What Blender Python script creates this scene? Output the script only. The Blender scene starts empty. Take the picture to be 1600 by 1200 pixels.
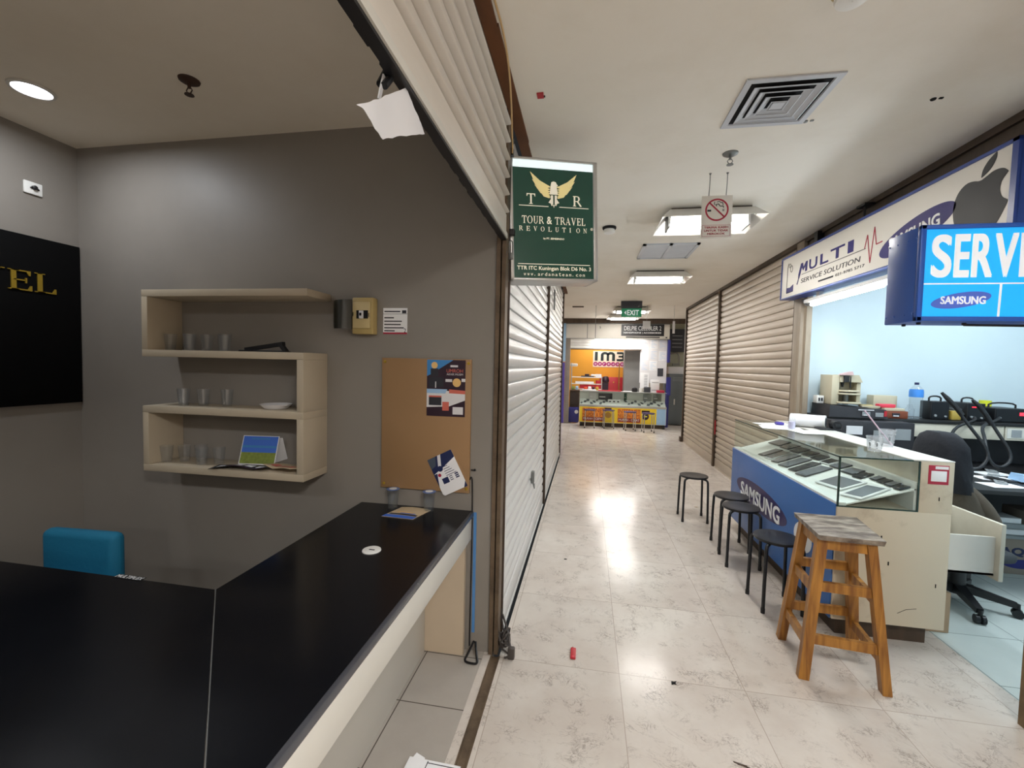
import bpy, bmesh, math, random
from mathutils import Matrix, Vector
random.seed(7)
PI = math.pi
C = bpy.context.scene.collection
S = bpy.context.scene

# ------------------------------------------------------------------ camera, world, exposure, big lights
def setup_camera():
    cam = bpy.data.cameras.new('camera'); o = bpy.data.objects.new('camera', cam); C.objects.link(o)
    yaw, pitch, roll = math.radians(9.7), math.radians(-2.5), math.radians(1.3)
    f = Vector((-math.sin(yaw), math.cos(yaw), 0)); r = Vector((math.cos(yaw), math.sin(yaw), 0)); u = Vector((0, 0, 1))
    f2 = f*math.cos(pitch) + u*math.sin(pitch); u2 = u*math.cos(pitch) - f*math.sin(pitch)
    r3 = r*math.cos(roll) + u2*math.sin(roll); u3 = u2*math.cos(roll) - r*math.sin(roll)
    m = Matrix((r3, u3, -f2)).transposed().to_4x4(); m.translation = (0, 0, 1.5)
    o.matrix_world = m
    cam.sensor_width = 36; cam.lens = 36*680/1600; cam.clip_start = .02
    S.camera = o
setup_camera()
S.view_settings.view_transform = 'Standard'; S.view_settings.look = 'None'
S.view_settings.gamma = 1; S.view_settings.use_curve_mapping = False
S.view_settings.exposure = 0.0
w = bpy.data.worlds.new('world'); S.world = w; w.use_nodes = True
w.node_tree.nodes['Background'].inputs[0].default_value = (.9, .95, 1, 1)
w.node_tree.nodes['Background'].inputs[1].default_value = 0.02
S.cycles.use_denoising = True
S.cycles.max_bounces = 10; S.cycles.transparent_max_bounces = 24
S.cycles.sample_clamp_indirect = 4
def area(name, loc, sx, sy, e, col, rot=(0, 0, 0)):
    l = bpy.data.lights.new(name, 'AREA'); l.shape = 'RECTANGLE'; l.size = sx; l.size_y = sy; l.energy = e; l.color = col
    o = bpy.data.objects.new(name, l); C.objects.link(o); o.location = loc; o.rotation_euler = rot
    return o
WARM = (1, .93, .84); COOL = (.80, .93, 1); NEUT = (1, .985, .96)
# the corridor's own fluorescent fittings (seen ones and the ones behind the camera), the shops' tubes, and added lights without fittings
LAMPS = [(.90, 3.72), (.88, 5.95), (.86, 9.3), (.80, 10.55), (.85, -.75), (.85, -3.1)]
for i, (x, y) in enumerate(LAMPS):
    area('fitting_light', (x, y, 2.646), .56, .30, (14, 16, 16, 12, 95, 45)[i], NEUT)   # what the white tray throws down; the tubes themselves emit too
area('sign_tube_light', (1.93, 3.2, 2.075), .05, 2.0, 12, COOL, (0, math.radians(-28), 0))
area('workshop_fill', (3.3, 3.2, 2.70), .5, 1.0, 42, COOL)  # added light with no fitting, brightens the repair shop and its wall
area('stall_fill', (.35, 12.2, 2.66), .6, .3, 30, NEUT)  # added light inside the stall, no lamp there, lifts its back wall
area('stall_tube_light', (.77, 11.36, 2.17), 1.1, .05, 16, NEUT, (math.radians(-15), 0, 0))
area('side_corridor_fill', (-2.6, 10.2, 2.68), .6, .6, 25, NEUT)  # unseen lights added on both sides to keep the side corridors bright
area('side_corridor_fill', (4.6, 10.6, 2.68), .6, .6, 25, NEUT)
for p in ((-2.56, 1.655), (-1.75, -.75), (-2.6, -.75)): area('downlight_light', (p[0], p[1], 2.69), .12, .12, 7, (.90, .95, 1))  # first is the visible downlight; the rear pair is added for more light

# ------------------------------------------------------------------ materials
def lin(h):
    h = h.lstrip('#'); v = [int(h[i:i+2], 16)/255 for i in (0, 2, 4)]
    return tuple((c/12.92 if c <= .04045 else ((c+.055)/1.055)**2.4) for c in v) + (1,)
def nd(t, k, **kw):
    n = t.nodes.new(k)
    for a, b in kw.items(): setattr(n, a, b)
    return n
MATS = {}
def mat(name, hexc, rough=.5, metal=0, var=.08, scale=9, bump=0, bscale=60, emit=0, coat=0, spec=.5):
    """a plain procedural surface: base colour broken up by noise, a little uneven gloss, optional bump"""
    if name in MATS: return MATS[name]
    m = bpy.data.materials.new(name); m.use_nodes = True; t = m.node_tree; b = t.nodes['Principled BSDF']; L = t.links.new
    c = lin(hexc); tc = nd(t, 'ShaderNodeTexCoord'); nz = nd(t, 'ShaderNodeTexNoise'); nz.inputs['Scale'].default_value = scale; nz.inputs['Detail'].default_value = 5
    L(tc.outputs['Object'], nz.inputs['Vector'])
    mx = nd(t, 'ShaderNodeMix', data_type='RGBA'); mx.inputs[6].default_value = tuple(x*(1-var) for x in c[:3])+(1,)
    mx.inputs[7].default_value = tuple(min(1, x*(1+var)) for x in c[:3])+(1,)
    L(nz.outputs['Fac'], mx.inputs[0]); L(mx.outputs[2], b.inputs['Base Color'])
    mr = nd(t, 'ShaderNodeMapRange'); mr.inputs['To Min'].default_value = max(.02, rough-.06); mr.inputs['To Max'].default_value = min(1, rough+.06)
    L(nz.outputs['Fac'], mr.inputs['Value']); L(mr.outputs[0], b.inputs['Roughness'])
    b.inputs['Metallic'].default_value = metal; b.inputs['Specular IOR Level'].default_value = spec
    if coat: b.inputs['Coat Weight'].default_value = coat; b.inputs['Coat Roughness'].default_value = .08
    if bump:
        n2 = nd(t, 'ShaderNodeTexNoise'); n2.inputs['Scale'].default_value = bscale; n2.inputs['Detail'].default_value = 6; L(tc.outputs['Object'], n2.inputs['Vector'])
        bp = nd(t, 'ShaderNodeBump'); bp.inputs['Strength'].default_value = bump; bp.inputs['Distance'].default_value = .01
        L(n2.outputs['Fac'], bp.inputs['Height']); L(bp.outputs[0], b.inputs['Normal'])
    if emit: L(mx.outputs[2], b.inputs['Emission Color']); b.inputs['Emission Strength'].default_value = emit
    MATS[name] = m; return m
def grunge(name, hexc, dirt, amount=.5, scale=3, rough=.5, metal=0, bump=.1, stretch=(1, 1, 1), lo=.45, hi=.75):
    """painted or bare surface with stains that have a shape of their own"""
    if name in MATS: return MATS[name]
    m = bpy.data.materials.new(name); m.use_nodes = True; t = m.node_tree; b = t.nodes['Principled BSDF']; L = t.links.new
    tc = nd(t, 'ShaderNodeTexCoord'); mp = nd(t, 'ShaderNodeMapping'); mp.inputs['Scale'].default_value = stretch; L(tc.outputs['Object'], mp.inputs[0])
    nz = nd(t, 'ShaderNodeTexNoise'); nz.inputs['Scale'].default_value = scale; nz.inputs['Detail'].default_value = 8; nz.inputs['Roughness'].default_value = .65; L(mp.outputs[0], nz.inputs['Vector'])
    rp = nd(t, 'ShaderNodeMapRange'); rp.inputs['From Min'].default_value = lo; rp.inputs['From Max'].default_value = hi; rp.inputs['To Max'].default_value = amount; L(nz.outputs['Fac'], rp.inputs['Value'])
    mx = nd(t, 'ShaderNodeMix', data_type='RGBA'); mx.inputs[6].default_value = lin(hexc); mx.inputs[7].default_value = lin(dirt)
    L(rp.outputs[0], mx.inputs[0]); L(mx.outputs[2], b.inputs['Base Color']); b.inputs['Roughness'].default_value = rough; b.inputs['Metallic'].default_value = metal
    if bump:
        bp = nd(t, 'ShaderNodeBump'); bp.inputs['Strength'].default_value = bump; bp.inputs['Distance'].default_value = .01; L(nz.outputs['Fac'], bp.inputs['Height']); L(bp.outputs[0], b.inputs['Normal'])
    MATS[name] = m; return m
def wood(name, a, c, scale=4, rough=.45, stretch=(12, 12, 1)):
    if name in MATS: return MATS[name]
    m = bpy.data.materials.new(name); m.use_nodes = True; t = m.node_tree; b = t.nodes['Principled BSDF']; L = t.links.new
    tc = nd(t, 'ShaderNodeTexCoord'); mp = nd(t, 'ShaderNodeMapping'); mp.inputs['Scale'].default_value = stretch; L(tc.outputs['Object'], mp.inputs[0])
    nz = nd(t, 'ShaderNodeTexNoise'); nz.inputs['Scale'].default_value = scale; nz.inputs['Detail'].default_value = 7; nz.inputs['Distortion'].default_value = .6; L(mp.outputs[0], nz.inputs['Vector'])
    cr = nd(t, 'ShaderNodeValToRGB'); cr.color_ramp.elements[0].position = .32; cr.color_ramp.elements[0].color = lin(a); cr.color_ramp.elements[1].position = .7; cr.color_ramp.elements[1].color = lin(c)
    L(nz.outputs['Fac'], cr.inputs[0]); L(cr.outputs[0], b.inputs['Base Color']); b.inputs['Roughness'].default_value = rough
    bp = nd(t, 'ShaderNodeBump'); bp.inputs['Strength'].default_value = .15; bp.inputs['Distance'].default_value = .005; L(nz.outputs['Fac'], bp.inputs['Height']); L(bp.outputs[0], b.inputs['Normal'])
    MATS[name] = m; return m
def glassm(name, tint='#eaf6f2', refl=1.0, rough=0.0, milky=0):
    if name in MATS: return MATS[name]
    m = bpy.data.materials.new(name); m.use_nodes = True; t = m.node_tree; t.nodes.clear(); L = t.links.new
    out = nd(t, 'ShaderNodeOutputMaterial'); mx = nd(t, 'ShaderNodeMixShader'); tr = nd(t, 'ShaderNodeBsdfTransparent'); gl = nd(t, 'ShaderNodeBsdfGlossy')
    tc = nd(t, 'ShaderNodeTexCoord'); nz = nd(t, 'ShaderNodeTexNoise'); nz.inputs['Scale'].default_value = 6; L(tc.outputs['Object'], nz.inputs['Vector'])
    ra = nd(t, 'ShaderNodeMapRange'); ra.inputs['To Min'].default_value = rough; ra.inputs['To Max'].default_value = rough+.04; L(nz.outputs['Fac'], ra.inputs['Value']); L(ra.outputs[0], gl.inputs['Roughness'])
    tr.inputs[0].default_value = lin(tint); fr = nd(t, 'ShaderNodeFresnel'); ge = nd(t, 'ShaderNodeNewGeometry')
    io = nd(t, 'ShaderNodeMath', operation='MULTIPLY_ADD'); io.inputs[1].default_value = 1/1.45-1.45; io.inputs[2].default_value = 1.45   # same index seen from inside the sheet
    L(ge.outputs['Backfacing'], io.inputs[0]); L(io.outputs[0], fr.inputs[0])
    mu = nd(t, 'ShaderNodeMath', operation='MULTIPLY'); mu.inputs[1].default_value = refl; L(fr.outputs[0], mu.inputs[0]); L(mu.outputs[0], mx.inputs[0])
    L(tr.outputs[0], mx.inputs[1]); L(gl.outputs[0], mx.inputs[2]); last = mx
    if milky:
        df = nd(t, 'ShaderNodeBsdfDiffuse'); df.inputs[0].default_value = (.85, .86, .88, 1); m2 = nd(t, 'ShaderNodeMixShader'); m2.inputs[0].default_value = milky; L(mx.outputs[0], m2.inputs[1]); L(df.outputs[0], m2.inputs[2]); last = m2
    L(last.outputs[0], out.inputs[0])
    MATS[name] = m; return m
def emis(name, hexc, s):
    if name in MATS: return MATS[name]
    m = bpy.data.materials.new(name); m.use_nodes = True; t = m.node_tree; b = t.nodes['Principled BSDF']
    b.inputs['Base Color'].default_value = lin(hexc); b.inputs['Emission Color'].default_value = lin(hexc); b.inputs['Emission Strength'].default_value = s; b.inputs['Roughness'].default_value = .35
    MATS[name] = m; return m
def tiles(name, base, tone, vein, joint, tx, ty, ox, oy, rough, veins=True, jw=.0035):
    m = bpy.data.materials.new(name); m.use_nodes = True; t = m.node_tree; b = t.nodes['Principled BSDF']; L = t.links.new
    tc = nd(t, 'ShaderNodeTexCoord'); sp = nd(t, 'ShaderNodeSeparateXYZ'); L(tc.outputs['Object'], sp.inputs[0])
    def ax(o, off, size):
        a = nd(t, 'ShaderNodeMath', operation='SUBTRACT'); L(o, a.inputs[0]); a.inputs[1].default_value = off
        d = nd(t, 'ShaderNodeMath', operation='DIVIDE'); L(a.outputs[0], d.inputs[0]); d.inputs[1].default_value = size
        f = nd(t, 'ShaderNodeMath', operation='FLOOR'); L(d.outputs[0], f.inputs[0])
        fr = nd(t, 'ShaderNodeMath', operation='FRACT'); L(d.outputs[0], fr.inputs[0])
        pp = nd(t, 'ShaderNodeMath', operation='PINGPONG'); L(d.outputs[0], pp.inputs[0]); pp.inputs[1].default_value = .5
        lt = nd(t, 'ShaderNodeMath', operation='LESS_THAN'); L(pp.outputs[0], lt.inputs[0]); lt.inputs[1].default_value = jw/2/size
        return f.outputs[0], lt.outputs[0]
    fx, jx = ax(sp.outputs[0], ox, tx); fy, jy = ax(sp.outputs[1], oy, ty)
    jm = nd(t, 'ShaderNodeMath', operation='MAXIMUM'); L(jx, jm.inputs[0]); L(jy, jm.inputs[1])
    cb = nd(t, 'ShaderNodeCombineXYZ'); L(fx, cb.inputs[0]); L(fy, cb.inputs[1])
    wn = nd(t, 'ShaderNodeTexWhiteNoise', noise_dimensions='3D'); L(cb.outputs[0], wn.inputs['Vector'])
    # per-tile shift so the pattern breaks at the joints
    va = nd(t, 'ShaderNodeVectorMath', operation='MULTIPLY_ADD'); L(wn.outputs['Color'], va.inputs[0]); va.inputs[1].default_value = (7, 7, 7); L(tc.outputs['Object'], va.inputs[2])
    n1 = nd(t, 'ShaderNodeTexNoise'); n1.inputs['Scale'].default_value = 3.2; n1.inputs['Detail'].default_value = 9; n1.inputs['Roughness'].default_value = .62; L(va.outputs[0], n1.inputs['Vector'])
    mr = nd(t, 'ShaderNodeMapRange'); mr.inputs['From Min'].default_value = .35; mr.inputs['From Max'].default_value = .68; L(n1.outputs['Fac'], mr.inputs['Value'])
    mx = nd(t, 'ShaderNodeMix', data_type='RGBA'); mx.inputs[6].default_value = lin(base); mx.inputs[7].default_value = lin(tone); L(mr.outputs[0], mx.inputs[0])
    col = mx.outputs[2]
    tv = nd(t, 'ShaderNodeMapRange'); tv.inputs['To Min'].default_value = .93; tv.inputs['To Max'].default_value = 1.04; L(wn.outputs['Value'], tv.inputs['Value'])
    m4 = nd(t, 'ShaderNodeVectorMath', operation='SCALE'); L(col, m4.inputs[0]); L(tv.outputs[0], m4.inputs['Scale']); col = m4.outputs[0]
    if veins:
        for sc, wd, am, dist in ((7.5, .022, .55, 2.4), (19, .03, .45, 1.6), (2.4, .010, .45, 2.6)):
            n2 = nd(t, 'ShaderNodeTexNoise'); n2.inputs['Scale'].default_value = sc; n2.inputs['Detail'].default_value = 6; n2.inputs['Roughness'].default_value = .6; n2.inputs['Distortion'].default_value = dist; L(va.outputs[0], n2.inputs['Vector'])
            s1 = nd(t, 'ShaderNodeMath', operation='SUBTRACT'); s1.inputs[1].default_value = .5; L(n2.outputs['Fac'], s1.inputs[0])
            ab = nd(t, 'ShaderNodeMath', operation='ABSOLUTE'); L(s1.outputs[0], ab.inputs[0])
            r2 = nd(t, 'ShaderNodeMapRange'); r2.inputs['From Min'].default_value = 0; r2.inputs['From Max'].default_value = wd; r2.inputs['To Min'].default_value = 1; r2.inputs['To Max'].default_value = 0; L(ab.outputs[0], r2.inputs['Value'])
            n3 = nd(t, 'ShaderNodeTexNoise'); n3.inputs['Scale'].default_value = 9 if sc > 5 else 3; n3.inputs['Detail'].default_value = 3; L(va.outputs[0], n3.inputs['Vector'])
            r3 = nd(t, 'ShaderNodeMapRange'); r3.inputs['From Min'].default_value = .50; r3.inputs['From Max'].default_value = .66; r3.inputs['To Max'].default_value = am; L(n3.outputs['Fac'], r3.inputs['Value'])
            mm = nd(t, 'ShaderNodeMath', operation='MULTIPLY'); L(r2.outputs[0], mm.inputs[0]); L(r3.outputs[0], mm.inputs[1])
            mv = nd(t, 'ShaderNodeMix', data_type='RGBA'); L(mm.outputs[0], mv.inputs[0]); L(col, mv.inputs[6]); mv.inputs[7].default_value = lin(vein); col = mv.outputs[2]
    mj = nd(t, 'ShaderNodeMix', data_type='RGBA'); L(jm.outputs[0], mj.inputs[0]); L(col, mj.inputs[6]); mj.inputs[7].default_value = lin(joint)
    L(mj.outputs[2], b.inputs['Base Color']); b.inputs['Specular IOR Level'].default_value = .2
    rr = nd(t, 'ShaderNodeMapRange'); rr.inputs['To Min'].default_value = rough-.07; rr.inputs['To Max'].default_value = rough+.12; L(n1.outputs['Fac'], rr.inputs['Value']); L(rr.outputs[0], b.inputs['Roughness'])
    return m

M_marble = tiles('polished_marble_tiles', '#cbc1b8', '#d8d1c9', '#5f4f45', '#aca095', .575, .655, .2, 2.135, .15)
M_tilel = tiles('grey_ceramic_tiles', '#a8a199', '#b1aaa2', '#8a837b', '#514a43', .60, .335, -.775, 1.765, .42, veins=False, jw=.005)
M_tiler = tiles('pale_ceramic_tiles', '#c3cbc8', '#ccd3cf', '#8d9894', '#7f8a87', .45, .45, 2.02, 2.42, .3, veins=False, jw=.005)
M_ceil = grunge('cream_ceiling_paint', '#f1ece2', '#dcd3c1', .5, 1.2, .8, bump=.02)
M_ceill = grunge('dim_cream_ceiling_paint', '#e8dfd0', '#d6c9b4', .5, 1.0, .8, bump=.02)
M_wallg = grunge('warm_grey_wall_paint', '#8c867f', '#7f7972', .5, 1.5, .50, bump=.03)
M_wallw = grunge('bluish_white_wall_paint', '#cddbe1', '#c0d0d8', .5, 1.3, .6, bump=.02)
M_wallc = grunge('cream_wall_paint', '#c9bca6', '#a9997f', .6, 2, .7, bump=.03)
M_pillar = grunge('grey_pillar_paint', '#8b837b', '#6a5c50', .6, 4, .6, bump=.05)
M_brown = grunge('bare_brown_board', '#6b4120', '#3f2614', .8, 5, .75, bump=.3, stretch=(1, .3, 1))
M_brownd = grunge('dark_brown_rail', '#4a3a2c', '#241b14', .8, 9, .6, bump=.2, stretch=(1, 1, .2))
M_track = grunge('worn_steel_track', '#6d5c4a', '#2f241b', .8, 8, .55, metal=.3, bump=.2)
M_shutl = grunge('light_grey_shutter_paint', '#d2d2d0', '#b5b0a9', .5, 2, .33, metal=0, bump=.03, stretch=(1, .4, 2))
M_shutu = grunge('cream_shutter_paint', '#d6cfc6', '#c0b6a8', .5, 2, .38, bump=.03, stretch=(1, .4, 2))
M_shutr = grunge('beige_shutter_paint', '#bdb0a1', '#9d8f80', .5, 2, .42, bump=.03, stretch=(1, .4, 2))
M_black = mat('black_plastic', '#17171a', .45)
M_blackm = mat('black_metal', '#16171b', .35, .2)
M_blackg = mat('black_gloss_laminate', '#0d0f14', .2, 0, .1, 5, spec=.22)
M_blacke = mat('dark_edge_laminate', '#45464c', .25)
M_white = mat('white_plastic', '#e9e8e4', .4)
M_cream = grunge('cream_laminate', '#cdc6b6', '#a99f8b', .5, 4, .42, bump=.02)
M_creams = mat('cream_shelf_laminate', '#bfb29c', .45, var=.05)
M_panel = mat('pale_grey_laminate', '#b8b3aa', .45, var=.04)
M_strip = mat('white_laminate', '#cfccc4', .4, var=.04)
M_peach = mat('peach_laminate', '#c4b39c', .5, var=.05)
M_gold = mat('gold_lettering', '#b99a36', .35, .5)
M_goldp = mat('pale_gold_print', '#e6d79a', .5, emit=.35)
M_creamp = mat('cream_print', '#f1ead6', .5, emit=.35)
M_signgr = mat('dark_green_sign_panel', '#1d463a', .22, var=.25, scale=3, emit=.22)
M_alu = mat('aluminium_frame', '#c3c3c2', .35, .6)
M_alud = mat('grey_metal', '#7f8180', .4, .6)
M_paper = mat('white_paper', '#dedde0', .8, var=.04)
M_paperw = mat('bright_white_paper', '#efeff1', .8, var=.03)
M_papert = mat('tan_paper', '#cdb795', .8)
M_ink = mat('dark_print', '#2a2b33', .7)
M_red = mat('red_plastic', '#b3202c', .45)
M_redp = mat('red_print', '#a8213c', .6)
M_cork = mat('brown_hardboard', '#9c7a55', .6, var=.10, scale=3)
M_navy = mat('navy_print', '#1b2550', .5)
M_sky = mat('sky_blue_print', '#3f86c4', .5)
M_maroon = mat('dark_maroon_print', '#2b1526', .5)
M_salmon = mat('salmon_print', '#cf6a5b', .5)
M_orangep = mat('pale_orange_print', '#e8bd77', .5)
M_teal = mat('teal_upholstery', '#0f6f93', .75, bump=.15)
M_breaker = mat('yellowed_plastic', '#b8a26a', .45)
M_smoked = mat('smoked_plastic_cover', '#24251f', .3)
M_glass = glassm('clear_glass', '#fbfdfc', .9)
M_pane = glassm('showcase_glass', '#fbfefc', .55)
M_edge = mat('green_glass_edge', '#1f3a35', .2)
M_cup = glassm('clear_plastic_cup_wall', '#fbfcfd', 1.0, .05, .018)
M_cup2 = glassm('cloudy_plastic_cup_wall', '#fbfcfd', 1.0, .05, .16)
M_water = glassm('drinking_water', '#f8fafb', .5)
M_bluelid = mat('blue_foil_lid', '#6f8fd0', .35, .3)
M_tube = emis('lit_tube', '#fffaf2', 62)
M_tubec = emis('lit_cool_tube', '#eff8ff', 42)
M_down = emis('lit_downlight', '#f3f2ff', 10)
M_refl = mat('white_reflector_enamel', '#e8e6e2', .25)
M_grey = mat('grey_paint', '#8d9193', .5)
M_vent = mat('white_vent_enamel', '#c7cbd2', .4)
M_dark = mat('dark_void', '#0d0d10', .9)
M_woodst = wood('varnished_orange_wood', '#7a4a1a', '#bb8438', 3)
M_woodtop = grunge('worn_stained_wood_top', '#5a4c42', '#a79c8e', .9, 7, .5, bump=.2, stretch=(1, 3, 1), lo=.42, hi=.62)
M_blue = mat('blue_vinyl', '#2f66ad', .35, var=.05)
M_samv = mat('dark_blue_emblem', '#2a2059', .35)
M_samv2 = mat('purple_blue_emblem', '#1f1768', .65)
M_samv3 = mat('slate_blue_emblem', '#4b66c4', .4, emit=.25)
M_wprint = mat('white_lettering', '#eef0f2', .5)
M_wlit = mat('white_lit_lettering', '#e6eaf0', .5, emit=.38)
M_cyan = mat('cyan_backlit_panel', '#16a4ea', .3, var=.04, emit=.62)
M_bluebox = mat('dark_blue_sign_case', '#2058b8', .35, var=.12, scale=4)
M_signw = mat('white_sign_panel', '#e2ded6', .42, var=.02)
M_bluefr = mat('blue_sign_frame', '#26408c', .35)
M_apple = mat('charcoal_emblem', '#191b1f', .6)
M_exit = mat('green_exit_panel', '#1f7a55', .4, emit=.35)
M_exitd = mat('dark_exit_housing', '#30323a', .5)
M_tray = mat('white_display_tray', '#e2e6e4', .5, var=.03)
M_phoneg = mat('dark_grey_screen', '#6a6e76', .2, var=.1)
M_phonek = mat('black_screen', '#2a2d33', .15)
M_phonew = mat('white_phone_rim', '#dfe3e6', .3)
M_jacket = mat('navy_cloth', '#0b0e17', .85, var=.2, bump=.4, bscale=25)
M_olive = mat('brown_cloth', '#54493d', .85, var=.15, bump=.4, bscale=25)
M_carton = mat('brown_cardboard', '#a88f74', .8)
M_cartonb = mat('grey_brown_cardboard', '#97897d', .8)
M_benchk = mat('black_worktop', '#1c1b1c', .4)
M_jig = mat('beige_machine_paint', '#bfb59c', .5)
M_machk = grunge('black_machine_case', '#232227', '#3a3538', .5, 6, .5, bump=.02)
M_brownbox = mat('brown_wood_box', '#7a3d25', .5)
M_pink = mat('pinkish_red_plastic', '#d23a4e', .4)
M_led = emis('red_led_display', '#ff2a3a', 2.5)
M_yel = mat('yellow_plastic', '#d7d92c', .5)
M_mustard = mat('mustard_liquid', '#b79a3e', .3)
M_orange = mat('orange_plastic', '#e0552a', .45)
M_labelb = mat('blue_bottle_label', '#3f86d6', .4)
M_rubber = mat('black_rubber_hose', '#202124', .5)
M_yelp = mat('yellow_counter_panel', '#f0d030', .4, var=.04)
M_orp = mat('orange_counter_print', '#ec9433', .5)
M_orwall = mat('orange_wall', '#dc9a31', .5, var=.1, scale=2)
M_ior = mat('black_green_banner_print', '#1d2a2b', .5)
M_magenta = mat('magenta_banner_print', '#a3196b', .5)
M_colg = mat('grey_column_paint', '#7b7a78', .7)
M_fridge = mat('grey_cabinet_enamel', '#5a6164', .35)
M_purple = mat('purple_vinyl', '#4a3f9e', .5)
M_pblue = mat('deep_blue_vinyl', '#2a2c78', .5)
M_lblue = mat('light_blue_vinyl', '#9fc3e6', .5)
M_seatp = mat('purple_seat', '#3a2650', .5)
M_chrome = mat('pale_chrome', '#c9c9c6', .25, .8)
M_cable = mat('grey_cable', '#433d3a', .6)
M_bluetape = mat('blue_tape', '#4f86c2', .5)
M_tapecream = mat('cream_cable_sheath', '#c9a878', .6)
M_bluepaper = mat('blue_brochure_print', '#3f6fd0', .5)
M_greenp = mat('green_field_print', '#7c8a3c', .6, var=.5, scale=60)

# ------------------------------------------------------------------ mesh builder
def fr(o, ex, ey):
    ex, ey = Vector(ex).normalized(), Vector(ey).normalized(); ez = ex.cross(ey)
    m = Matrix((ex, ey, ez)).transposed().to_4x4(); m.translation = o; return m
def FY(x, y, z): return fr((x, y, z), (1, 0, 0), (0, 0, 1))      # faces -y
def FXm(x, y, z): return fr((x, y, z), (0, -1, 0), (0, 0, 1))    # faces -x
def FXp(x, y, z): return fr((x, y, z), (0, 1, 0), (0, 0, 1))     # faces +x
def FZ(x, y, z, a=0): return fr((x, y, z), (math.cos(a), math.sin(a), 0), (-math.sin(a), math.cos(a), 0))
I4 = Matrix.Identity(4)
class MB:
    def __init__(s): s.bm = bmesh.new(); s.mi = 0
    def _face(s, vs):
        try: f = s.bm.faces.new(vs)
        except ValueError: return None
        f.material_index = s.mi; return f
    def box(s, x0, x1, y0, y1, z0, z1, M=I4, bev=0, seg=2):
        x0, x1 = sorted((x0, x1)); y0, y1 = sorted((y0, y1)); z0, z1 = sorted((z0, z1))
        v = [s.bm.verts.new(M @ Vector(p)) for p in ((x0, y0, z0), (x1, y0, z0), (x1, y1, z0), (x0, y1, z0), (x0, y0, z1), (x1, y0, z1), (x1, y1, z1), (x0, y1, z1))]
        fs = [s._face([v[i] for i in q]) for q in ((3, 2, 1, 0), (4, 5, 6, 7), (0, 1, 5, 4), (1, 2, 6, 5), (2, 3, 7, 6), (3, 0, 4, 7))]
        if bev:
            ed = list({e for f in fs for e in f.edges}); r = bmesh.ops.bevel(s.bm, geom=ed, offset=bev, segments=seg, affect='EDGES', profile=.5, clamp_overlap=True)
            for f in r['faces']: f.material_index = s.mi
        return s
    def hexa(s, bot, top):
        a = [s.bm.verts.new(Vector(p)) for p in bot]; b = [s.bm.verts.new(Vector(p)) for p in top]; n = len(a)
        s._face(a[::-1]); s._face(b)
        for i in range(n): s._face([a[i], a[(i+1) % n], b[(i+1) % n], b[i]])
        return s
    def beam(s, p0, p1, w0, d0, side, w1=None, d1=None):
        p0, p1 = Vector(p0), Vector(p1); ax = (p1-p0).normalized(); sd = Vector(side); sd = (sd-ax*sd.dot(ax)).normalized(); up = ax.cross(sd)
        w1 = w0 if w1 is None else w1; d1 = d0 if d1 is None else d1
        q = lambda p, w, d: [p+sd*a*w/2+up*b*d/2 for a, b in ((-1, -1), (1, -1), (1, 1), (-1, 1))]
        return s.hexa(q(p0, w0, d0), q(p1, w1, d1))
    def ring_strip(s, rings, close=True, cap0=True, cap1=True):
        R = [[s.bm.verts.new(p) for p in r] for r in rings]; n = len(R[0])
        for i in range(len(R)-1):
            for j in range(n if close else n-1): s._face([R[i][j], R[i][(j+1) % n], R[i+1][(j+1) % n], R[i+1][j]])
        if close and cap0: s._face(R[0][::-1])
        if close and cap1: s._face(R[-1])
        return s
    def cyl(s, p0, p1, r0, r1=None, n=16, caps=True):
        r1 = r0 if r1 is None else r1; p0, p1 = Vector(p0), Vector(p1); ax = (p1-p0).normalized()
        a = ax.orthogonal().normalized(); b = ax.cross(a)
        return s.ring_strip([[p+a*math.cos(2*PI*i/n)*r+b*math.sin(2*PI*i/n)*r for i in range(n)] for p, r in ((p0, r0), (p1, r1))], True, caps, caps)
    def tube(s, pts, r, n=8, smooth=0):
        P = [Vector(p) for p in pts]
        for _ in range(smooth):
            Q = [P[0]]
            for a, b in zip(P, P[1:]): Q += [a*.75+b*.25, a*.25+b*.75]
            P = Q+[P[-1]]
        rings = []; a = None
        for i, p in enumerate(P):
            t = (P[min(i+1, len(P)-1)]-P[max(i-1, 0)]).normalized()
            a = t.orthogonal().normalized() if a is None else (a-t*a.dot(t)).normalized()
            b = t.cross(a); rr = r(i/(len(P)-1)) if callable(r) else r
            rings.append([p+a*math.cos(2*PI*j/n)*rr+b*math.sin(2*PI*j/n)*rr for j in range(n)])
        return s.ring_strip(rings)
    def lathe(s, prof, n=24, c=(0, 0, 0), M=I4, cap=True):
        c = Vector(c)
        return s.ring_strip([[M @ (c+Vector((math.cos(2*PI*i/n)*max(r, .0004), math.sin(2*PI*i/n)*max(r, .0004), z))) for i in range(n)] for r, z in prof], True, cap, cap)
    def poly(s, pts, M=I4, t=.002, z=0):
        area2 = sum(pts[i][0]*pts[(i+1) % len(pts)][1]-pts[(i+1) % len(pts)][0]*pts[i][1] for i in range(len(pts)))
        if area2 < 0: pts = pts[::-1]
        a = [s.bm.verts.new(M @ Vector((x, y, z))) for x, y in pts]; b = [s.bm.verts.new(M @ Vector((x, y, z+t))) for x, y in pts]; n = len(a)
        s._face(a[::-1]); s._face(b)
        for i in range(n): s._face([a[i], a[(i+1) % n], b[(i+1) % n], b[i]])
        return s
    def rect(s, x0, y0, x1, y1, M=I4, t=.002, z=0): return s.box(x0, x1, y0, y1, z, z+t, M)
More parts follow.
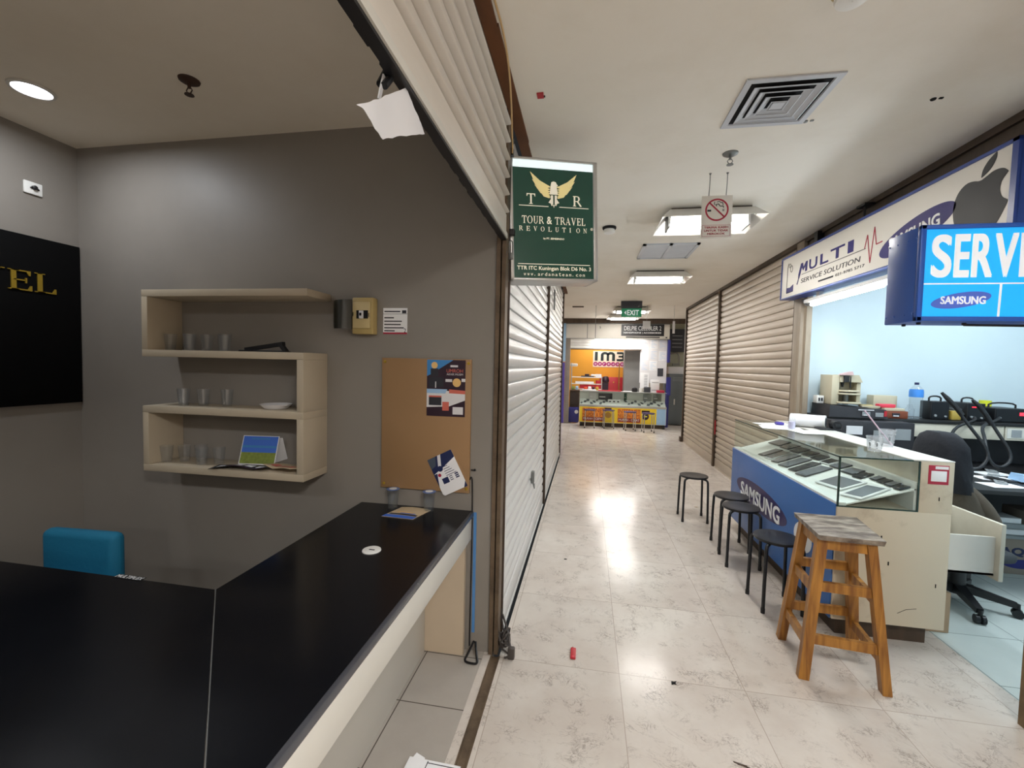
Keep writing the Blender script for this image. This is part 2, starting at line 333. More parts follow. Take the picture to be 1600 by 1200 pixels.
    def disc(s, cx, cy, r, M=I4, t=.002, z=0, ry=None, n=32, rot=0):
        ry = ry or r; c, d = math.cos(rot), math.sin(rot)
        return s.poly([(cx+c*r*math.cos(2*PI*i/n)-d*ry*math.sin(2*PI*i/n), cy+d*r*math.cos(2*PI*i/n)+c*ry*math.sin(2*PI*i/n)) for i in range(n)], M, t, z)
    def arc(s, cx, cy, rx, ry, a0, a1, wd, M=I4, t=.002, z=0, n=24, wy=None):
        wy = wd if wy is None else wy
        for i in range(n):
            p = []
            for a, o in ((a0+(a1-a0)*i/n, 1), (a0+(a1-a0)*(i+1)/n, 1), (a0+(a1-a0)*(i+1)/n, 0), (a0+(a1-a0)*i/n, 0)):
                p.append((cx+math.cos(a)*(rx-(0 if o else wd)), cy+math.sin(a)*(ry-(0 if o else wy))))
            s.poly(p, M, t, z)
        return s
    def line(s, pts, wd, M=I4, t=.002, z=0):
        for (x0, y0), (x1, y1) in zip(pts, pts[1:]):
            L = math.hypot(x1-x0, y1-y0) or 1; nx, ny = -(y1-y0)/L*wd/2, (x1-x0)/L*wd/2
            s.poly([(x0+nx, y0+ny), (x0-nx, y0-ny), (x1-nx, y1-ny), (x1+nx, y1+ny)], M, t, z)
        return s
    def sheet(s, f, nu, nv, th=.0008):
        G = [[Vector(f(i/nu, j/nv)) for j in range(nv+1)] for i in range(nu+1)]
        N = [[None]*(nv+1) for _ in range(nu+1)]
        for i in range(nu+1):
            for j in range(nv+1):
                du = G[min(i+1, nu)][j]-G[max(i-1, 0)][j]; dv = G[i][min(j+1, nv)]-G[i][max(j-1, 0)]; N[i][j] = du.cross(dv).normalized()*th/2
        A = [[s.bm.verts.new(G[i][j]+N[i][j]) for j in range(nv+1)] for i in range(nu+1)]; B = [[s.bm.verts.new(G[i][j]-N[i][j]) for j in range(nv+1)] for i in range(nu+1)]
        for i in range(nu):
            for j in range(nv):
                s._face([A[i][j], A[i+1][j], A[i+1][j+1], A[i][j+1]]); s._face([B[i][j+1], B[i+1][j+1], B[i+1][j], B[i][j]])
        for i in range(nu):
            s._face([A[i][0], B[i][0], B[i+1][0], A[i+1][0]]); s._face([A[i+1][nv], B[i+1][nv], B[i][nv], A[i][nv]])
        for j in range(nv):
            s._face([A[0][j+1], B[0][j+1], B[0][j], A[0][j]]); s._face([A[nu][j], B[nu][j], B[nu][j+1], A[nu][j+1]])
        return s
    def text(s, st, x0, y0, x1, y1, M=I4, t=.002, z=0, bold=0, shear=0, res=3):
        """lettering fitted into the rectangle x0..x1, y0..y1 of frame M"""
        cu = bpy.data.curves.new('tmp', 'FONT'); cu.body = st; cu.resolution_u = res; cu.offset = 0; cu.shear = shear; cu.space_character = 1
        o = bpy.data.objects.new('tmp', cu); C.objects.link(o); bpy.context.view_layer.update()
        me = bpy.data.meshes.new_from_object(o.evaluated_get(bpy.context.evaluated_depsgraph_get()))
        bpy.data.objects.remove(o); bpy.data.curves.remove(cu)
        if not me.vertices: bpy.data.meshes.remove(me); return s
        xs = [v.co.x for v in me.vertices]; ys = [v.co.y for v in me.vertices]; ax, bx, ay, by = min(xs), max(xs), min(ys), max(ys)
        k = bold*1.3*(y1-y0)   # heavier strokes: the same outlines laid over one another, a little apart
        for i, (dx, dy) in enumerate(((-k, -k), (k, -k), (k, k), (-k, k)) if bold else ((0, 0),)): s._glyphs(me, lambda c, zz: M @ Vector((x0+k+(c.x-ax)/(bx-ax)*(x1-x0-2*k)+dx, y0+k+(c.y-ay)/max(by-ay, 1e-6)*(y1-y0-2*k)+dy, zz)), t+i*.00035, z)
        bpy.data.meshes.remove(me); return s
    def _glyphs(s, me, mp, t, z):
        top = [s.bm.verts.new(mp(v.co, z+t)) for v in me.vertices]
        edges = {}
        for p in me.polygons:
            vs = list(p.vertices); s._face([top[i] for i in vs])
            for a, b in zip(vs, vs[1:]+vs[:1]): edges[(a, b)] = 1
        bot = {}
        for (a, b) in edges:
            if (b, a) not in edges:
                for i in (a, b):
                    if i not in bot: bot[i] = s.bm.verts.new(mp(me.vertices[i].co, z))
                s._face([top[b], top[a], bot[a], bot[b]])
    def serif(s, st, x0, y0, x1, y1, M=I4, t=.002, z=0, gap=.22):
        """roman capitals with serifs, drawn from strokes"""
        ws = {'T': .82, 'R': .86, 'A': .92, 'V': .92, 'E': .74, 'L': .72, 'O': .94, 'U': .86, 'I': .38, 'N': .9, ' ': .35, '&': .9}
        tot = sum(ws[c] for c in st)+gap*(len(st)-1); sx = (x1-x0)/tot; sy = (y1-y0); cx = x0; k = .15; h = .045
        for ch in st:
            P = lambda pts: s.poly([(cx+x*sx, y0+y*sy) for x, y in pts], M, t, z)
            B = lambda a, b, c, d: P([(a, b), (c, b), (c, d), (a, d)])
            w_ = ws[ch]
            ft = lambda x: (B(x-.16, 0, x+.16, h), B(x-k/2, 0, x+k/2, 1), B(x-.16, 1-h, x+.16, 1))
            A = lambda ox, oy, rx, ry, a0, a1, wd, wy: s.arc(cx+ox*sx, y0+oy*sy, rx*sx, ry*sy, a0, a1, wd*sx, M, t, z, 18, wy*sy)
            if ch == 'T': B(w_/2-k/2, 0, w_/2+k/2, 1); B(w_/2-.18, 0, w_/2+.18, h); B(0, .93, w_, 1); P([(0, .74), (.05, .74), (.1, .93), (0, .93)]); P([(w_, .74), (w_, .93), (w_-.1, .93), (w_-.05, .74)])
            elif ch == 'I': ft(w_/2)
            elif ch == 'L': ft(.2); B(.2, 0, w_, .06); P([(w_, .26), (w_-.05, .26), (w_-.12, .06), (w_, .06)])
            elif ch == 'E':
                ft(.2); B(.2, 0, w_, .06); B(.2, .94, w_-.04, 1); B(.2, .48, w_-.18, .54); P([(w_, .26), (w_-.05, .26), (w_-.12, .06), (w_, .06)]); P([(w_-.04, .76), (w_-.09, .76), (w_-.16, .94), (w_-.04, .94)]); B(w_-.2, .38, w_-.15, .64)
            elif ch == 'R':
                ft(.2); B(.2, .94, .48, 1); B(.2, .46, .48, .52); A(.46, .73, .27, .27, -PI/2, PI/2, k, .06); P([(.42, .49), (.58, .49), (w_+.04, h), (w_+.04, 0), (w_-.1, 0)])
            elif ch == 'O': A(w_/2, .5, w_/2, .52, 0, 2*PI, k, .05)
            elif ch == 'U': B(.06, .96, .38, 1); B(.14, .34, .14+k, 1); B(.62, .96, .86, 1); B(.70, .34, .75, 1); A(.445, .35, .305, .37, PI, 2*PI, .1, .06)
            elif ch == 'V': P([(.08, 1), (.26, 1), (.52, .16), (.46, 0), (.42, 0)]); P([(.76, 1), (.82, 1), (.5, 0), (.44, 0)]); B(0, .96, .34, 1); B(.64, .96, .92, 1)
            elif ch == 'A': P([(.46, 1), (.5, 1), (.86, 0), (.68, 0), (.42, .82)]); P([(.46, 1), (.16, 0), (.1, 0), (.44, .98)]); B(.22, .3, .66, .36); B(0, 0, .28, h); B(.6, 0, .94, h)
            elif ch == 'N': B(.14, 0, .19, 1); B(.74, 0, .79, 1); P([(.1, 1), (.26, 1), (.79, 0), (.74, 0)]); B(.02, 0, .32, h); B(.62, .96, .92, 1); B(.02, .96, .2, 1)
            elif ch == '&': s.text('&', cx, y0, cx+w_*sx, y1, M, t, z, bold=.01)
            cx += (w_+gap)*sx
        return s
WM = {}
def link(name, b, mats, parent=None, smooth=True, world=True, ang=38):
    me = bpy.data.meshes.new(name)
    bmesh.ops.recalc_face_normals(b.bm, faces=b.bm.faces)
    if parent is not None and world: bmesh.ops.transform(b.bm, matrix=WM[parent].inverted(), verts=b.bm.verts)
    b.bm.to_mesh(me); b.bm.free()
    for m in (mats if isinstance(mats, (list, tuple)) else [mats]): me.materials.append(m)
    if smooth:
        me.shade_smooth(); me.set_sharp_from_angle(angle=math.radians(ang))
    o = bpy.data.objects.new(name, me); C.objects.link(o)
    if parent is not None: o.parent = parent; WM[o] = WM[parent]
    else: WM[o] = I4
    return o
def tag(o, label, cat, group=None):
    o['label'] = label; o['category'] = cat
    if group: o['group'] = group
    return o
def thing(name, label, cat, loc=(0, 0, 0), rz=0, group=None):
    o = bpy.data.objects.new(name, None); C.objects.link(o); o.empty_display_size = .05
    o.location = loc; o.rotation_euler = (0, 0, rz)
    WM[o] = Matrix.Translation(Vector(loc)) @ Matrix.Rotation(rz, 4, 'Z')
    return tag(o, label, cat, group)
def solo(name, b, mats, label, cat, group=None, **k):
    """a thing that is one mesh; its origin is moved to its own base"""
    o = link(name, b, mats, **k); me = o.data
    xs = [v.co for v in me.vertices]; c = Vector(((min(v.x for v in xs)+max(v.x for v in xs))/2, (min(v.y for v in xs)+max(v.y for v in xs))/2, min(v.z for v in xs)))
    me.transform(Matrix.Translation(-c)); o.location = c; WM[o] = Matrix.Translation(c)
    return tag(o, label, cat, group)
def struct(name, b, mats, **k):
    o = link(name, b, mats, **k); o['kind'] = 'structure'; return o
def dup(root, loc, rz=0, label=None, group=None, dm=None):
    r = root.copy(); C.objects.link(r); r.location = loc; r.rotation_euler = (0, 0, rz)
    if label: r['label'] = label
    if group: r['group'] = group
    for ch in list(root.children):
        c = ch.copy(); C.objects.link(c); c.parent = r
        for g in list(ch.children):
            d = g.copy(); C.objects.link(d); d.parent = c
    return r
def partlabel(o, s): o['label'] = s; return o

# ================================================================== STRUCTURE
b = MB()
b.box(-.40, 2.015, -6, 7.5, -.06, 0); b.box(-6, 8, 7.5, 13.2, -.06, 0)
b.mi = 1; b.box(-3.1, -.482, -2.7, 2.22, -.06, .001)
b.mi = 2; b.box(2.015, 5.1, 2.0, 4.6, -.06, .001)
b.mi = 0; b.box(-.482, -.44, -2.7, 2.2, -.06, .002)
struct('floor', b, [M_marble, M_tilel, M_tiler], smooth=False)
b = MB(); b.box(-.44, -.40, -2.7, 2.14, -.05, -.004); b.box(-.444, -.438, -2.7, 2.14, -.05, .004); b.box(-.402, -.396, -2.7, 2.14, -.05, .003)
struct('trim_1', b, M_track)
b = MB()
b.box(-.36, 2.06, -6, 7.6, 2.74, 2.82); b.box(-6, 8, 7.6, 13.2, 2.74, 2.82); b.box(2.06, 5.1, 2.0, 7.6, 2.74, 2.82)
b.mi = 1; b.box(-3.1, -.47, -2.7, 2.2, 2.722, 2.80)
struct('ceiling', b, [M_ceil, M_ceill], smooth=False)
b = MB(); b.box(-3.1, -.455, 2.158, 2.24, 0, 2.76); struct('wall_back', b, M_wallg)
b = MB(); b.box(-3.12, -3.02, -2.7, 2.24, 0, 2.76); struct('wall_left', b, M_wallg)
b = MB(); b.box(-3.1, -.44, -2.8, -2.7, 0, 2.76); struct('wall_front', b, M_wallg)
b = MB(); b.box(-.52, -.42, -6, -2.8, 0, 2.8); struct('wall_near_left', b, M_shutl)
b = MB(); b.box(-.6, 2.1, -6.1, -6, 0, 2.8); struct('wall_near', b, M_wallc)
b = MB(); b.box(1.90, 2.0, -6, 2.02, 0, 2.8); struct('wall_near_right', b, M_shutr)
b = MB(); b.box(2.0, 5.1, 4.55, 4.62, 0, 2.78); struct('wall_right', b, M_wallw)
b = MB(); b.box(5.0, 5.1, 2.0, 4.6, 0, 2.78); struct('wall_right_end', b, M_wallw)
b = MB(); b.box(1.98, 5.1, 2.02, 2.13, 0, 2.78); struct('wall_right_front', b, M_wallw)
b = MB(); b.box(-6, 8, 13.0, 13.1, 0, 2.8); struct('wall_far', b, M_wallc)
b = MB(); b.box(-6.1, -6, 7.5, 13.1, 0, 2.8); struct('wall_far_left', b, M_wallc)
b = MB(); b.box(8, 8.1, 7.5, 13.1, 0, 2.8); struct('wall_far_right', b, M_wallc)
b = MB(); b.box(-6, -.47, 7.5, 7.6, 0, 2.8); struct('wall_side_left', b, M_wallc)
b = MB(); b.box(2.06, 8, 9.36, 9.42, 0, 2.8); struct('wall_side_right', b, M_wallc)
# bare boards where the ceiling stops short of the shutters
b = MB()
for i in range(24):   # ragged inner edge of the broken ceiling
    y0 = -2.6+i*.42; e = -.352-random.random()*.014
    b.box(-.412, e, y0, y0+.42, 2.728, 2.80)
struct('trim_2', b, M_brown, smooth=False)
b = MB(); b.box(1.965, 2.07, 2.1, 9.42, 2.70, 2.80); b.box(1.985, 2.05, 2.1, 4.7, 2.58, 2.71); struct('trim_3', b, M_brownd)
b = MB(); b.box(-.458, -.438, 2.14, 2.22, 0, 2.74); b.box(-.432, -.412, 2.15, 2.22, 0, 2.74); b.box(-.45, -.42, 2.185, 2.22, 0, 2.74); struct('trim_4', b, M_track)
b = MB(); b.box(1.885, 1.99, 2.03, 2.165, .02, 2.74); b.mi = 1; b.box(1.882, 1.995, 2.02, 2.168, 0, .42); struct('trim_5', b, [M_wallc, grunge('scuffed_tan_post', '#7d6648', '#4a3826', .8, 7, .7)])
b = MB(); b.box(-6, 8, 11.40, 11.46, 2.62, 2.75); struct('trim_6', b, M_brownd)

# ------------------------------------------------------------------ roller shutters
def slats(b, x, y0, y1, z0, z1, pitch, side, bulge=.011):
    """curtain of curved slats between y0 and y1; side +1 bulges to +x"""
    n = int(round((z1-z0)/pitch)); p = (z1-z0)/n
    prof = []
    for i in range(n):
        a = z0+i*p
        for f, d in ((.0, -.9), (.05, -.9), (.09, .2), (.3, .85), (.55, 1), (.8, .8), (.93, .35), (.95, -.9)):
            prof.append((x+side*bulge*d, a+f*p))
    prof.append((x-side*bulge*.35, z1))
    b.ring_strip([[(px, y0, pz) for px, pz in prof], [(px, y1, pz) for px, pz in prof]], close=False)
    b.ring_strip([[(px-side*.004, y0, pz) for px, pz in prof][::-1], [(px-side*.004, y1, pz) for px, pz in prof][::-1]], close=False)
def shutter(label, x, y0, y1, side, m, pitch, z1=2.74, post=None, bar=.14, group=None):
    t = thing('roller_shutter', label, 'shutter', (x, (y0+y1)/2, 0), 0, group)
    b = MB(); slats(b, x, y0+.03, y1-.03, bar, z1, pitch, side); link('curtain', b, m, t)
    b = MB(); b.box(x-.012, x+.012, y0+.03, y1-.03, .006, bar, bev=.004); b.box(x-.02, x+.02, y0+.03, y1-.03, 0, .012); link('bottom_bar', b, m, t)
    for y in (y0, y1):
        b = MB(); b.box(x-.03, x+.03, y-.012, y-.006, 0, z1); b.box(x-.03, x+.03, y+.006, y+.012, 0, z1); b.box(x-.006, x+.006, y-.012, y+.012, 0, z1)
        link('guide_rail', b, M_brownd, t)
    return t
sl1 = shutter('light grey closed roller shutter beside the hanging green sign, nearest on the left side', -.44, 2.265, 4.66, 1, M_shutl, .083)
sl2 = shutter('light grey closed roller shutter at the far end of the left side', -.44, 4.70, 7.5, 1, M_shutl, .083)
sr1 = shutter('beige closed roller shutter on the right, next to the repair shop', 2.0, 4.66, 7.14, -1, M_shutr, .083, 2.70)
sr2 = shutter('beige closed roller shutter at the far right end of the corridor', 2.0, 7.19, 9.38, -1, M_shutr, .083, 2.70)
b = MB(); b.box(-.452, -.412, 4.69, 4.735, 2.28, 2.36, bev=.004); link('latch', b, M_alud, sl2)
b = MB(); b.box(-.42, -.40, 5.30, 5.36, 2.18, 2.42, bev=.003); link('lock_bar', b, M_alud, sl2)
b = MB(); b.box(-.43, -.405, 3.55, 3.60, .52, .62, bev=.004); b.tube([(-.415, 3.57, .52), (-.405, 3.60, .47), (-.41, 3.63, .50)], .005); link('lock_plate', b, M_alud, sl1)
b = MB(); b.box(1.972, 1.986, 7.12, 7.155, .50, .72, bev=.003); partlabel(link('red_tape', b, M_red, sr1), 'strip of red tape on the post')
# steel door posts between the shutters
for (x, y, lab, s) in ((-.43, 4.68, 'dark', 1), (1.99, 7.165, 'brown', -1)):
    pass
b = MB(); b.box(1.955, 2.02, 4.49, 4.63, 0, 2.72, bev=.004); b.box(1.985, 2.03, 4.44, 4.49, 0, 2.2); struct('trim_7', b, grunge('worn_beige_post', '#a09280', '#5b4c3e', .8, 8, .5, bump=.15, stretch=(1, 1, .15)))
b = MB(); b.box(1.962, 2.01, 7.14, 7.19, 0, 2.72); struct('trim_8', b, M_track)
b = MB(); b.box(1.962, 2.01, 9.38, 9.43, 0, 2.70); b.box(1.93, 2.04, 9.36, 9.48, 0, .10, bev=.01); struct('trim_9', b, M_brownd)
# raised shutter over the travel counter
t = thing('roller_shutter', 'cream half-raised roller shutter overhead above the dark reception counter', 'shutter', (-.42, 0, 2.13))
prof = []
for i in range(7):
    a = 2.248+i*.085
    prof += [(-.424, a), (-.428, a+.0015), (-.404, a+.004), (-.399, a+.008), (-.404, a+.012), (-.424, a+.015), (-.4225, a+.04), (-.424, a+.08)]
b = MB(); pr = [(-.414, 2.14), (-.414, 2.242)]+prof
b.ring_strip([[(x, -2.6, z) for x, z in pr], [(x, 2.15, z) for x, z in pr]], close=False); b.ring_strip([[(x-.012, -2.6, z) for x, z in pr], [(x-.012, 2.15, z) for x, z in pr]], close=False)
link('curtain', b, M_shutu, t)
b = MB(); b.box(-.412, -.406, -2.6, 2.15, 2.126, 2.15); link('bottom_lip', b, M_strip, t)
b = MB(); b.box(-.438, -.412, -2.6, 2.15, 2.118, 2.145)
for k in range(60):
    y = -1+k*.052; e = -.438-.004*abs(math.sin(k*1.7))-.003*random.random(); b.box(e, -.437, y, y+.053, 2.119, 2.144)
link('bottom_bar', b, M_black, t)
b = MB(); b.tube([(-.46, .905, 2.10), (-.455, .925, 2.14), (-.44, .925, 2.13), (-.445, .895, 2.09)], .008); b.mi = 1; b.beam((-.448, .90, 2.115), (-.455, .892, 2.06), .010, .003, (0, 1, 0)); partlabel(link('cable_tie', b, [M_black, M_paper], t), 'black strap with a pale torn strip hanging under the bar')
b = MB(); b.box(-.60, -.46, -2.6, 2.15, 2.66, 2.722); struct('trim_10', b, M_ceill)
# crumpled paper stuck under the shutter bar
def f_(u, v):
    A, B, D, E_ = Vector((-.427, .750, 1.966)), Vector((-.424, .955, 2.116)), Vector((-.424, 1.082, 2.084)), Vector((-.428, .856, 1.957))
    p = (A*(1-u)+B*u)*(1-v)+(E_*(1-u)+D*u)*v
    return p+Vector((math.sin(u*7+v*3)*.004, 0, math.sin(v*6+u*2)*.003-.006*u*(1-u)+.0035*abs(math.sin(u*11+v*7))*math.sin(v*9-u*4)))
b = MB(); b.sheet(f_, 22, 18); o = solo('paper_sheet', b, M_paper, 'crumpled white paper sheet stuck under the raised shutter, top left', 'paper')

# ================================================================== TRAVEL SHOP (left)
# counter: L of black gloss laminate on pale panels
t = thing('reception_counter', 'long L-shaped reception counter with glossy black top and cream panels', 'counter', (-.9, 1.3, 0))
b = MB(); Z0, Z1 = .718, .742
b.poly([(-1.178, 2.156), (-.566, 2.156), (-.566, .56), (-.568, .555), (-1.178, 1.215)], FZ(0, 0, 0), Z1-Z0, Z0)
b.poly([(-1.182, 1.215), (-.572, .555), (-.572, .40), (-3.015, .40), (-3.015, 1.232)], FZ(0, 0, 0), Z1-Z0, Z0)
link('countertop', b, M_blackg, t)
b = MB(); b.poly([(-1.181, 1.2165), (-1.178, 1.2165), (-.569, .557), (-.572, .557)], FZ(0, 0, 0), .0008, Z1-.0002); link('mitre_joint', b, M_alud, t)
b = MB(); b.box(-.567, -.552, .40, 2.15, Z0-.002, Z1+.001, bev=.004); partlabel(link('edge_band', b, M_blacke, t), 'dark grey edge band')
b = MB(); b.box(-.60, -.560, .42, 2.14, .60, Z0, bev=.002); b.box(-3.0, -.60, .42, .45, .60, Z0); link('fascia', b, M_strip, t)
b = MB(); b.box(-.815, -.79, .45, 2.10, .002, Z0); b.box(-3.0, -.79, .62, .645, .002, Z0); link('modesty_panel', b, M_panel, t)
b = MB(); b.box(-1.16, -.585, 2.105, 2.135, .002, Z0); partlabel(link('end_panel', b, M_peach, t), 'peach end panel')
b = MB(); b.lathe([(.030, Z1), (.037, Z1), (.036, Z1+.004), (.030, Z1+.006), (.001, Z1+.0065)], 32, (-.831, 1.602, 0)); b.mi = 1; b.box(-.838, -.815, 1.592, 1.598, Z1+.006, Z1+.0075); partlabel(link('cable_grommet', b, [M_white, M_dark], t), 'round white cable grommet')
b = MB(); b.rect(0, 0, .115, .022, FZ(-1.58, 1.212, .7425, -.02), .0006); b.mi = 1; b.text('MULTIPLEX', .004, .003, .11, .019, FZ(-1.58, 1.212, .7425, -.02), .0004, .0006)
solo('label_sticker', b, [M_dark, M_wprint], 'tiny white lettered label on the back edge of the black counter', 'label')
# S-shaped wall shelf
t = thing('wall_shelf', 'cream S-shaped wall shelf with three open levels', 'shelf', (-1.85, 2.158, .9))
yf, yb, th = 1.953, 2.157, .036
lv = [1.818, 1.502, 1.203, .888]
XL, XR = -2.335, -1.385
for i, z in enumerate(lv):
    b = MB(); b.box(XL, XR+(.02 if i == 0 else 0), yf, yb, z, z+th, bev=.0015); link('shelf_board', b, M_creams, t)
for x0, x1, z0, z1 in ((XL, XL+th, lv[1]+th, lv[0]), (XR-.037, XR, lv[2]+th, lv[1]), (XL, XL+th, lv[3]+th, lv[2]), (XR-.037, XR, lv[3]+th, lv[2])):
    b = MB(); b.box(x0, x1, yf, yb, z0, z1, bev=.0015); link('side_panel', b, M_creams, t)
LV = [z+th for z in lv]
# glasses
def cupmesh(h, r0, r1, wall=.0022):
    b = MB(); b.lathe([(r0*.7, .004), (r0, 0), (r1, h), (r1+.0012, h), (r1-wall, h), (r0-wall, .007), (.001, .007)], 24, cap=False); return b
proto = solo('drinking_glass', cupmesh(.090, .023, .031), M_cup, 'clear drinking glass on the upper level of the cream wall shelf', 'glass', 'drinking glasses on the upper shelf level')
gx = {1: [-2.268, -2.185, -2.11, -2.035, -1.965, -1.89], 2: [-2.225, -2.15, -2.06, -1.945], 3: [-2.262, -2.185, -2.115, -2.04, -1.965]}
nm = {1: ('upper', 'clear drinking glass on the upper level of the cream wall shelf'), 2: ('middle', 'clear drinking glass on the middle level of the cream wall shelf'), 3: ('lowest', 'clear drinking glass on the lowest level of the cream wall shelf')}
first = True
for lvl, xs in gx.items():
    for i, x in enumerate(xs):
        loc = (x, 2.02+.035*((i*7+lvl) % 3), LV[lvl]+.0005)
        if first: proto.location = loc; first = False; continue
        o = dup(proto, loc, i*.5, nm[lvl][1], 'drinking glasses on the %s shelf level' % nm[lvl][0])
# phone-like black tray on the upper level
b = MB(); b.beam((-1.80, 2.06, LV[1]+.012), (-1.56, 2.04, LV[1]+.045), .022, .02, (0, 1, 0)); b.beam((-1.58, 2.04, LV[1]+.046), (-1.545, 2.04, LV[1]+.004), .022, .018, (0, 1, 0)); b.box(-1.82, -1.55, 2.03, 2.08, LV[1]+.0005, LV[1]+.009, bev=.002)
solo('hole_punch', b, M_black, 'black hand stapler lying on the upper level of the wall shelf', 'stapler')
b = MB(); b.lathe([(.03, 0), (.055, .002), (.075, .022), (.078, .026), (.072, .024), (.05, .006), (.001, .005)], 20, (-1.62, 2.06, LV[2]+.0005), cap=False); b.hexa([(-1.60, 2.0, LV[2]+.022), (-1.53, 2.03, LV[2]+.024), (-1.56, 2.05, LV[2]+.01), (-1.60, 2.04, LV[2]+.012)], [(-1.60, 2.0, LV[2]+.025), (-1.53, 2.03, LV[2]+.027), (-1.56, 2.05, LV[2]+.013), (-1.60, 2.04, LV[2]+.015)])
solo('ashtray', b, M_paper, 'small white dish on the middle level of the wall shelf', 'dish')
# desk calendar
t = thing('desk_calendar', 'standing desk calendar with blue sky and field picture, on the lowest shelf level', 'calendar', (-1.72, 2.06, LV[3]), .12)
z0 = LV[3]+.001
Mx = fr((-1.83, 2.035, z0), (1, .12, 0), (-.02, .30, 1))
b = MB(); b.rect(0, 0, .20, .165, Mx, .002); link('front_card', b, M_paperw, t)
b = MB(); b.rect(.004, .075, .196, .162, Mx, .0006, .002); b.mi = 1; b.rect(.004, .015, .196, .075, Mx, .0006, .002); b.mi = 2; b.rect(.004, .10, .196, .112, Mx, .0003, .0026); b.rect(.05, .145, .15, .152, Mx, .0004, .0026); link('picture', b, [M_bluepaper, M_greenp, M_sky], t)
b = MB(); Mb = fr((-1.826, 2.145, z0), (1, .12, 0), (0.02, -.35, 1)); b.rect(0, 0, .20, .158, Mb, .002); link('back_card', b, M_paperw, t)
for i, (x, y, a, m, lab) in enumerate(((-1.82, 1.985, .25, M_dark, 'dark folded leaflet under the calendar, at the left of the lowest shelf pile'), (-1.72, 1.985, .05, M_maroon, 'maroon leaflet in front of the desk calendar'), (-1.535, 2.0, -.3, M_papert, 'tan curled leaflet at the right end of the lowest shelf level'))):
    def f_(u, v, x=x, y=y, a=a, i=i):
        lx, ly = (u-.5)*.21, (v-.5)*.10
        return (x+lx*math.cos(a)-ly*math.sin(a), y+ly*math.cos(a)+lx*math.sin(a)+.015, LV[3]+.004+i*.006+.016*abs(math.sin(u*3+i))*(1-v))
    b = MB(); b.sheet(f_, 8, 6, .002)
    t2 = solo('leaflet', b, m, lab, 'leaflet')
    b = MB()
    for k in range(3):
        u0, v0 = .12+.28*k, .25
        b.ring_strip([[Vector(f_(u0+.2*q, v0+.4*p))+Vector((0, 0, .002)) for p in (0, 1)] for q in (0, .33, .66, 1)], close=False)
    link('print', b, M_paperw if i < 2 else M_salmon, t2)
# black wall sign with gold capitals
t = thing('wall_sign', 'large black wall sign with gold capital letters on the left wall', 'sign', (-3.02, 1.4, 1.22))
b = MB(); b.box(-3.019, -3.003, .10, 2.152, 1.218, 2.142, bev=.002); link('sign_board', b, M_blackg if False else mat('matt_black_board', '#050506', .75, spec=.15), t)
for q, (wd, a, c) in enumerate((('TRAVEL', 1.28, 2.028), ('TOUR', .42, 1.00), ('&', 1.08, 1.19))):
    b = MB(); b.serif(wd, a, 1.842, c, 1.948, FXp(-3.003, 0, 0), .006, gap=.05); link('gold_lettering', b, M_gold, t)
b = MB(); b.box(-3.019, -3.008, 1.90, 1.982, 2.372, 2.438, bev=.004); t = solo('wall_outlet', b, M_white, 'small white wall outlet above the black wall sign', 'outlet')
b = MB(); b.mi = 0; b.lathe([(.011, 0), (.011, .014), (.004, .018), (.001, .018)], 14, M=fr((-3.008, 1.942, 2.408), (0, 1, 0), (0, 0, 1))); b.box(-3.009, -3.0, 1.925, 1.96, 2.402, 2.407); b.box(-3.009, -3.004, 1.958, 1.966, 2.40, 2.406); link('socket', b, M_black, t)
# downlight and sprinkler
def downlight():
    t = thing('downlight', 'round recessed downlight glowing white in the shop ceiling', 'ceiling light', (-2.56, 1.655, 2.72))
    b = MB(); b.lathe([(.068, 2.722), (.082, 2.7205), (.080, 2.714), (.068, 2.712), (.066, 2.722)], 32, (-2.56, 1.655, 0), cap=False); link('rim', b, M_strip, t)
    b = MB(); b.lathe([(.001, 2.7165), (.067, 2.7165), (.067, 2.719)], 32, (-2.56, 1.655, 0), cap=False); link('lens', b, M_down, t); return t
dl = downlight()
for q, (x, y) in enumerate(((-1.75, -.75), (-2.6, -.75))): dup(dl, (x, y, 2.72), 0, ('added round recessed downlight behind the viewer, nearer the shutter', 'added round recessed downlight behind the viewer, nearer the black wall sign')[q])  # extra pair out of view, added to lift the dark shop
def sprinkler(x, y, z, label, m, s=1):
    t = thing('sprinkler_head', label, 'sprinkler', (x, y, z))
    b = MB(); b.lathe([(.001, z+.001), (.042*s, z), (.040*s, z-.006), (.026*s, z-.014), (.014*s, z-.018), (.001, z-.018)], 24, (x, y, 0), cap=False); link('escutcheon', b, m, t)
    b = MB(); b.cyl((x, y, z-.016), (x, y, z-.036*s), .008*s, .006*s, 12)
    for a in (0, PI): b.tube([(x+.006*s*math.cos(a), y, z-.032*s), (x+.015*s*math.cos(a), y, z-.045*s), (x+.003*s*math.cos(a), y, z-.062*s)], .0025*s, 6)
    b.lathe([(.001, z-.060*s), (.018*s, z-.062*s), (.019*s, z-.065*s), (.001, z-.066*s)], 16, (x, y, 0), cap=False); link('nozzle', b, m, t)
sprinkler(-1.764, 1.70, 2.722, 'dark brown sprinkler head on the travel shop ceiling', mat('tarnished_bronze', '#3a2417', .6))
